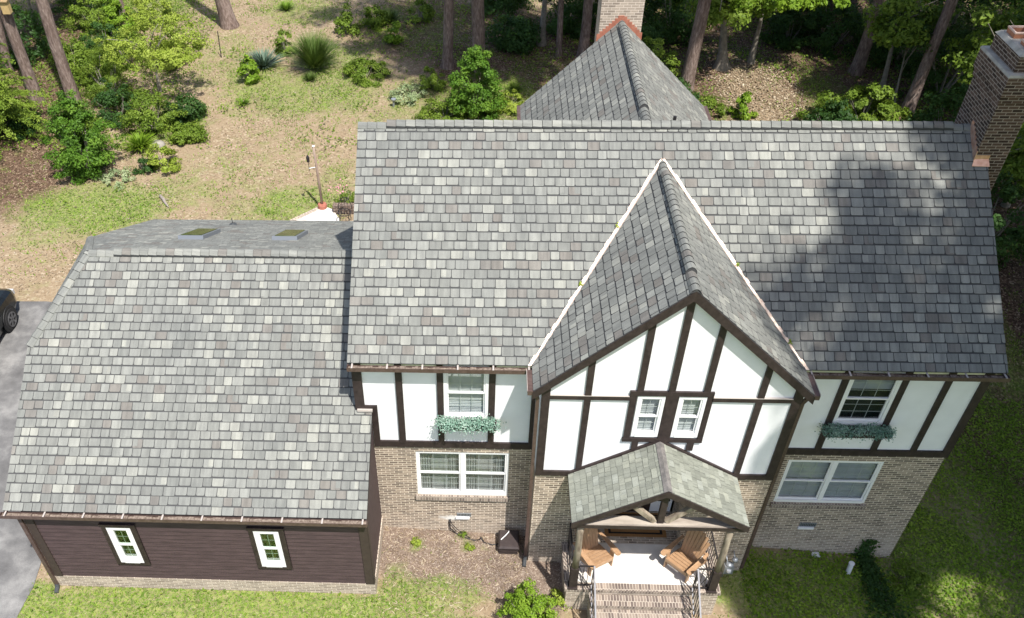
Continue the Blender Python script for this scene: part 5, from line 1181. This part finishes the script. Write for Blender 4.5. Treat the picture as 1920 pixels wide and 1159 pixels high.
bush('leafy_undergrowth', 'mid green undergrowth left of the path light', 'plant', (-3.2,25.3), 1.2, .7, 3200, .12, M['leaf_mid'], clumps=50, crad=.25)
bush('leafy_undergrowth', 'mixed undergrowth at the foot of the big dense shrub', 'plant', (.6,21.4), 1.1, .7, 2600, .12, M['leaf_mid'], clumps=50, crad=.25)
bush('leafy_undergrowth', 'pale leafy undergrowth right of the big dense shrub', 'plant', (3.3,22.6), .9, .5, 1400, .12, M['leaf_yellow'], clumps=30, crad=.22)
bush('low_shrub', 'small bright shrub right of the rear wing roof', 'shrub', (13.14,22.0), .5, 1.0, 1100, .15, M['leaf_bright'], clumps=18, crad=.22)
bush('wide_shrub', 'wide green shrub behind the right part of the main ridge', 'shrub', (18.0,21.6), 1.3, 1.7, 4500, .18, M['leaf_mid'], clumps=60, crad=.34, rx=2.0)
bush('tall_shrub', 'airy bright shrub along the right side of the rear wing', 'shrub', (9.6,24.6), 1.2, 2.3, 4200, .13, M['leaf_mid'], clumps=60, crad=.3)
bush('tall_shrub', 'airy shrub between the rear wing and the pale leaning pine', 'shrub', (10.6,22.8), .9, 1.3, 2200, .12, M['leaf_dark'], clumps=36, crad=.26)
bush('low_shrub', 'leafy plants at the right rear corner of the wing roof', 'plant', (11.6,22.3), .9, .6, 1500, .12, M['leaf_mid'], clumps=30, crad=.22)
bush('front_bush', 'bright green glossy bush in front of the porch at the bottom edge', 'bush', (3.45,-2.45), .60, 1.35, 5200, .07, M['leaf_bright'], clumps=90, crad=.16)
bush('small_weed', 'small leafy weed at the left of the mulch bed', 'plant', (.76,-.45), .13, .13, 160, .07, M['leaf_yellow'], clumps=10, crad=.08)
bush('small_weed', 'small weed in the mulch under the black hose', 'plant', (2.1,-.5), .13, .12, 150, .06, M['leaf_yellow'], clumps=10, crad=.08)
bush('small_weed', 'small weed against the brick wall by the hose', 'plant', (1.95,-.12), .1, .12, 110, .06, M['leaf_mid'], clumps=8, crad=.06)
bush('small_weed', 'leafy weed between the front bush and the porch', 'plant', (4.2,-1.9), .3, .3, 420, .08, M['leaf_yellow'], clumps=14, crad=.12)
for (x, y, h_, r_, m_n, lab) in ((-15.4,24.6,1.6,1.1,'leaf_mid','green shrub directly right of the large pine trunk'),(-14.6,26.8,1.5,1.2,'leaf_mid','green shrub above the feathery shrub'),(-15.9,27.6,1.6,1.1,'leaf_dark','dark green shrub right of the large trunk higher up the slope'),(-17.0,26.0,1.5,1.0,'leaf_mid','green shrub between the two big left trunks'),(-13.4,21.2,1.5,1.1,'leaf_dark','dark shrub under the feathery shrub'),(-14.3,19.6,1.2,.8,'leaf_mid','light shrub behind the large rounded bush'),(-12.5,26.8,1.4,1.0,'leaf_yellow','yellow green shrub behind the spreading small tree'),(-14.9,31.8,1.2,1.3,'leaf_yellow','sunny yellow green shrub near the top left edge'),(-17.6,30.8,1.6,1.3,'leaf_mid','green shrub near the top left edge'),(-10.6,21.4,1.0,.9,'leaf_dark','low dark shrub in the shade of the yellow green tree'),(-9.9,19.4,.7,.7,'leaf_mid','low green shrub right of the pale boulder'),(-17.2,20.2,.9,.8,'leaf_dark','low dark shrub beside the hemlock')):
    bush('garden_shrub', lab, 'shrub', (x, y), r_, h_, 2600, .14, M[m_n], clumps=44, crad=.3)
# strap-leaved plants
def strap(name, label, x, y, n, L, wd, droop, material, spread=1.0, cat='plant', up=.9):
    z0 = gzf(x, y); VV, TT = [], []
    a = rng.uniform(0,2*np.pi,n); el = rng.uniform(.15,1,n); ln = L*rng.uniform(.7,1.1,n)
    d = np.stack([np.cos(a), np.sin(a), np.zeros(n)], -1); s = np.stack([-np.sin(a), np.cos(a), np.zeros(n)], -1)*wd/2
    def pt(t_): return np.array([x,y,z0])+d*(ln*spread*(1-el*.75)*t_)[:,None]+d*.06+np.array([0,0,1.])*(ln*up*(.35+el*.65)*(t_-droop*t_**2.2))[:,None]
    ts = [0,.35,.7,1]; tn = rng.uniform(0,1,n)
    for i in range(3):
        p, q = pt(ts[i]), pt(ts[i+1]); w0, w1 = 1-.2*i, (1-.2*(i+1) if i < 2 else .1)
        VV.append(np.stack([p-s*w0, p+s*w0, q+s*w1, q-s*w1], 1)); TT.append(np.clip(tn*.6+.13*i,0,1))
    tag(quads_mesh(name, np.concatenate(VV), np.concatenate(TT), material, loc=(x,y,z0)), label, cat)
strap('yucca', 'grey green spiky yucca on the bare slope', -8.1,26.4,190,1.25,.07,.30,M['leaf_yucca'],1.05)
strap('ornamental_grass', 'tall fountain of ornamental grass beyond the lawn', -5.65,26.2,1500,2.7,.022,.30,M['leaf_ornam'],.72, 'grass clump')
strap('grass_clump', 'tan tipped low grass clump in front of the ornamental grass', -5.7,25.0,320,.6,.02,.3,M['leaf_ornam'],.8,'grass clump')
strap('grass_clump', 'small arching grass clump on the lawn edge below the yellow green tree', -8.3,22.6,140,.55,.03,.4,M['leaf_grass'],.9,'grass clump')
strap('strap_plant', 'bright arching strap leaved plant near the boulder', -11.75,18.7,320,1.35,.05,.45,M['leaf_bright'],.7)
strap('grass_clump', 'arching grass clump at the top edge right of the thick pine', -8.2,33.2,260,.8,.03,.35,M['leaf_grass'],.9,'grass clump')
strap('grass_clump', 'dark fine grass clump at the top of the slope', -2.6,31.6,500,1.1,.02,.3,M['leaf_ornam'],.8,'grass clump')
strap('strap_plant', 'light green arching leaves right of the big dense shrub', 3.6,24.1,90,.7,.05,.4,M['leaf_mid'],.9)
# ivy at the right corner
n = 1800; k = rng.uniform(0,1,n)**1.5; w_ = .14+.34*k
x = 11.95+rng.normal(0,1,n)*w_*.6+.15*k; y = -.1-1.7*k+rng.normal(0,.22,n)+.15*np.sin(x*9)
m_ = ~((y > -.02) & (x < 12.66)); x, y = x[m_], y[m_]; P = np.stack([x, y, gz(x,y)+rng.uniform(.03,.16,len(x))], -1)
n2 = 420; P2 = np.stack([11.92+rng.normal(0,.10,n2), np.full(n2,-.03)-rng.uniform(0,.05,n2), -.85+rng.uniform(0,1,n2)**1.5*.75], -1)
P = np.concatenate([P,P2]); nn = np.concatenate([np.tile([0,0,1.],(len(x),1)), np.tile([0,-1.,.4],(n2,1))])
t = thing('ivy', 'dark ivy creeping up the shaded brick corner and over the grass', 'ivy', (11.95,-.6,gzf(11.95,-.6)))
quads_mesh('foliage', leaves(P, nn, .075, .75), np.clip(rng.beta(1.5,3,len(P)),0,1), M['leaf_dark'], t)
b = MB(); b.tube([(11.95,-.04,-.3),(11.96,-.06,-.8),(12.1,-.4,-.78),(12.16,-.8,-.78),(12.1,-1.1,-.77),(12.2,-1.6,-.78),(12.22,-2.0,-.79),(12.35,-2.4,-.8)], .014, 6); b.build('stem', M['bark_smooth'], t)
bush('leafy_shrub', 'low green shrub by the brick wall in the right corner lawn', 'shrub', (12.9,-.75), .5, .45, 1100, .08, M['leaf_mid'], clumps=24, crad=.16)
# moss tufts caught in the copper valleys
for (s, f_, k_) in ((-1,.335,16),(-1,.62,26),(1,.52,14),(1,.88,18)):
    p = Vector((6.093, 3.57, 8.247)).lerp(Vector((6.093+s*2.77, YE, ZE)), f_)+Vector((s*.04,0,.05))
    P = np.array(p)+rng.normal(0,.022,(k_,3)); quads_mesh('moss_tuft', leaves(P, np.tile([0,-.5,1.], (len(P),1)), .05, .6), rng.uniform(0,1,len(P)), M['leaf_yellow'], house)
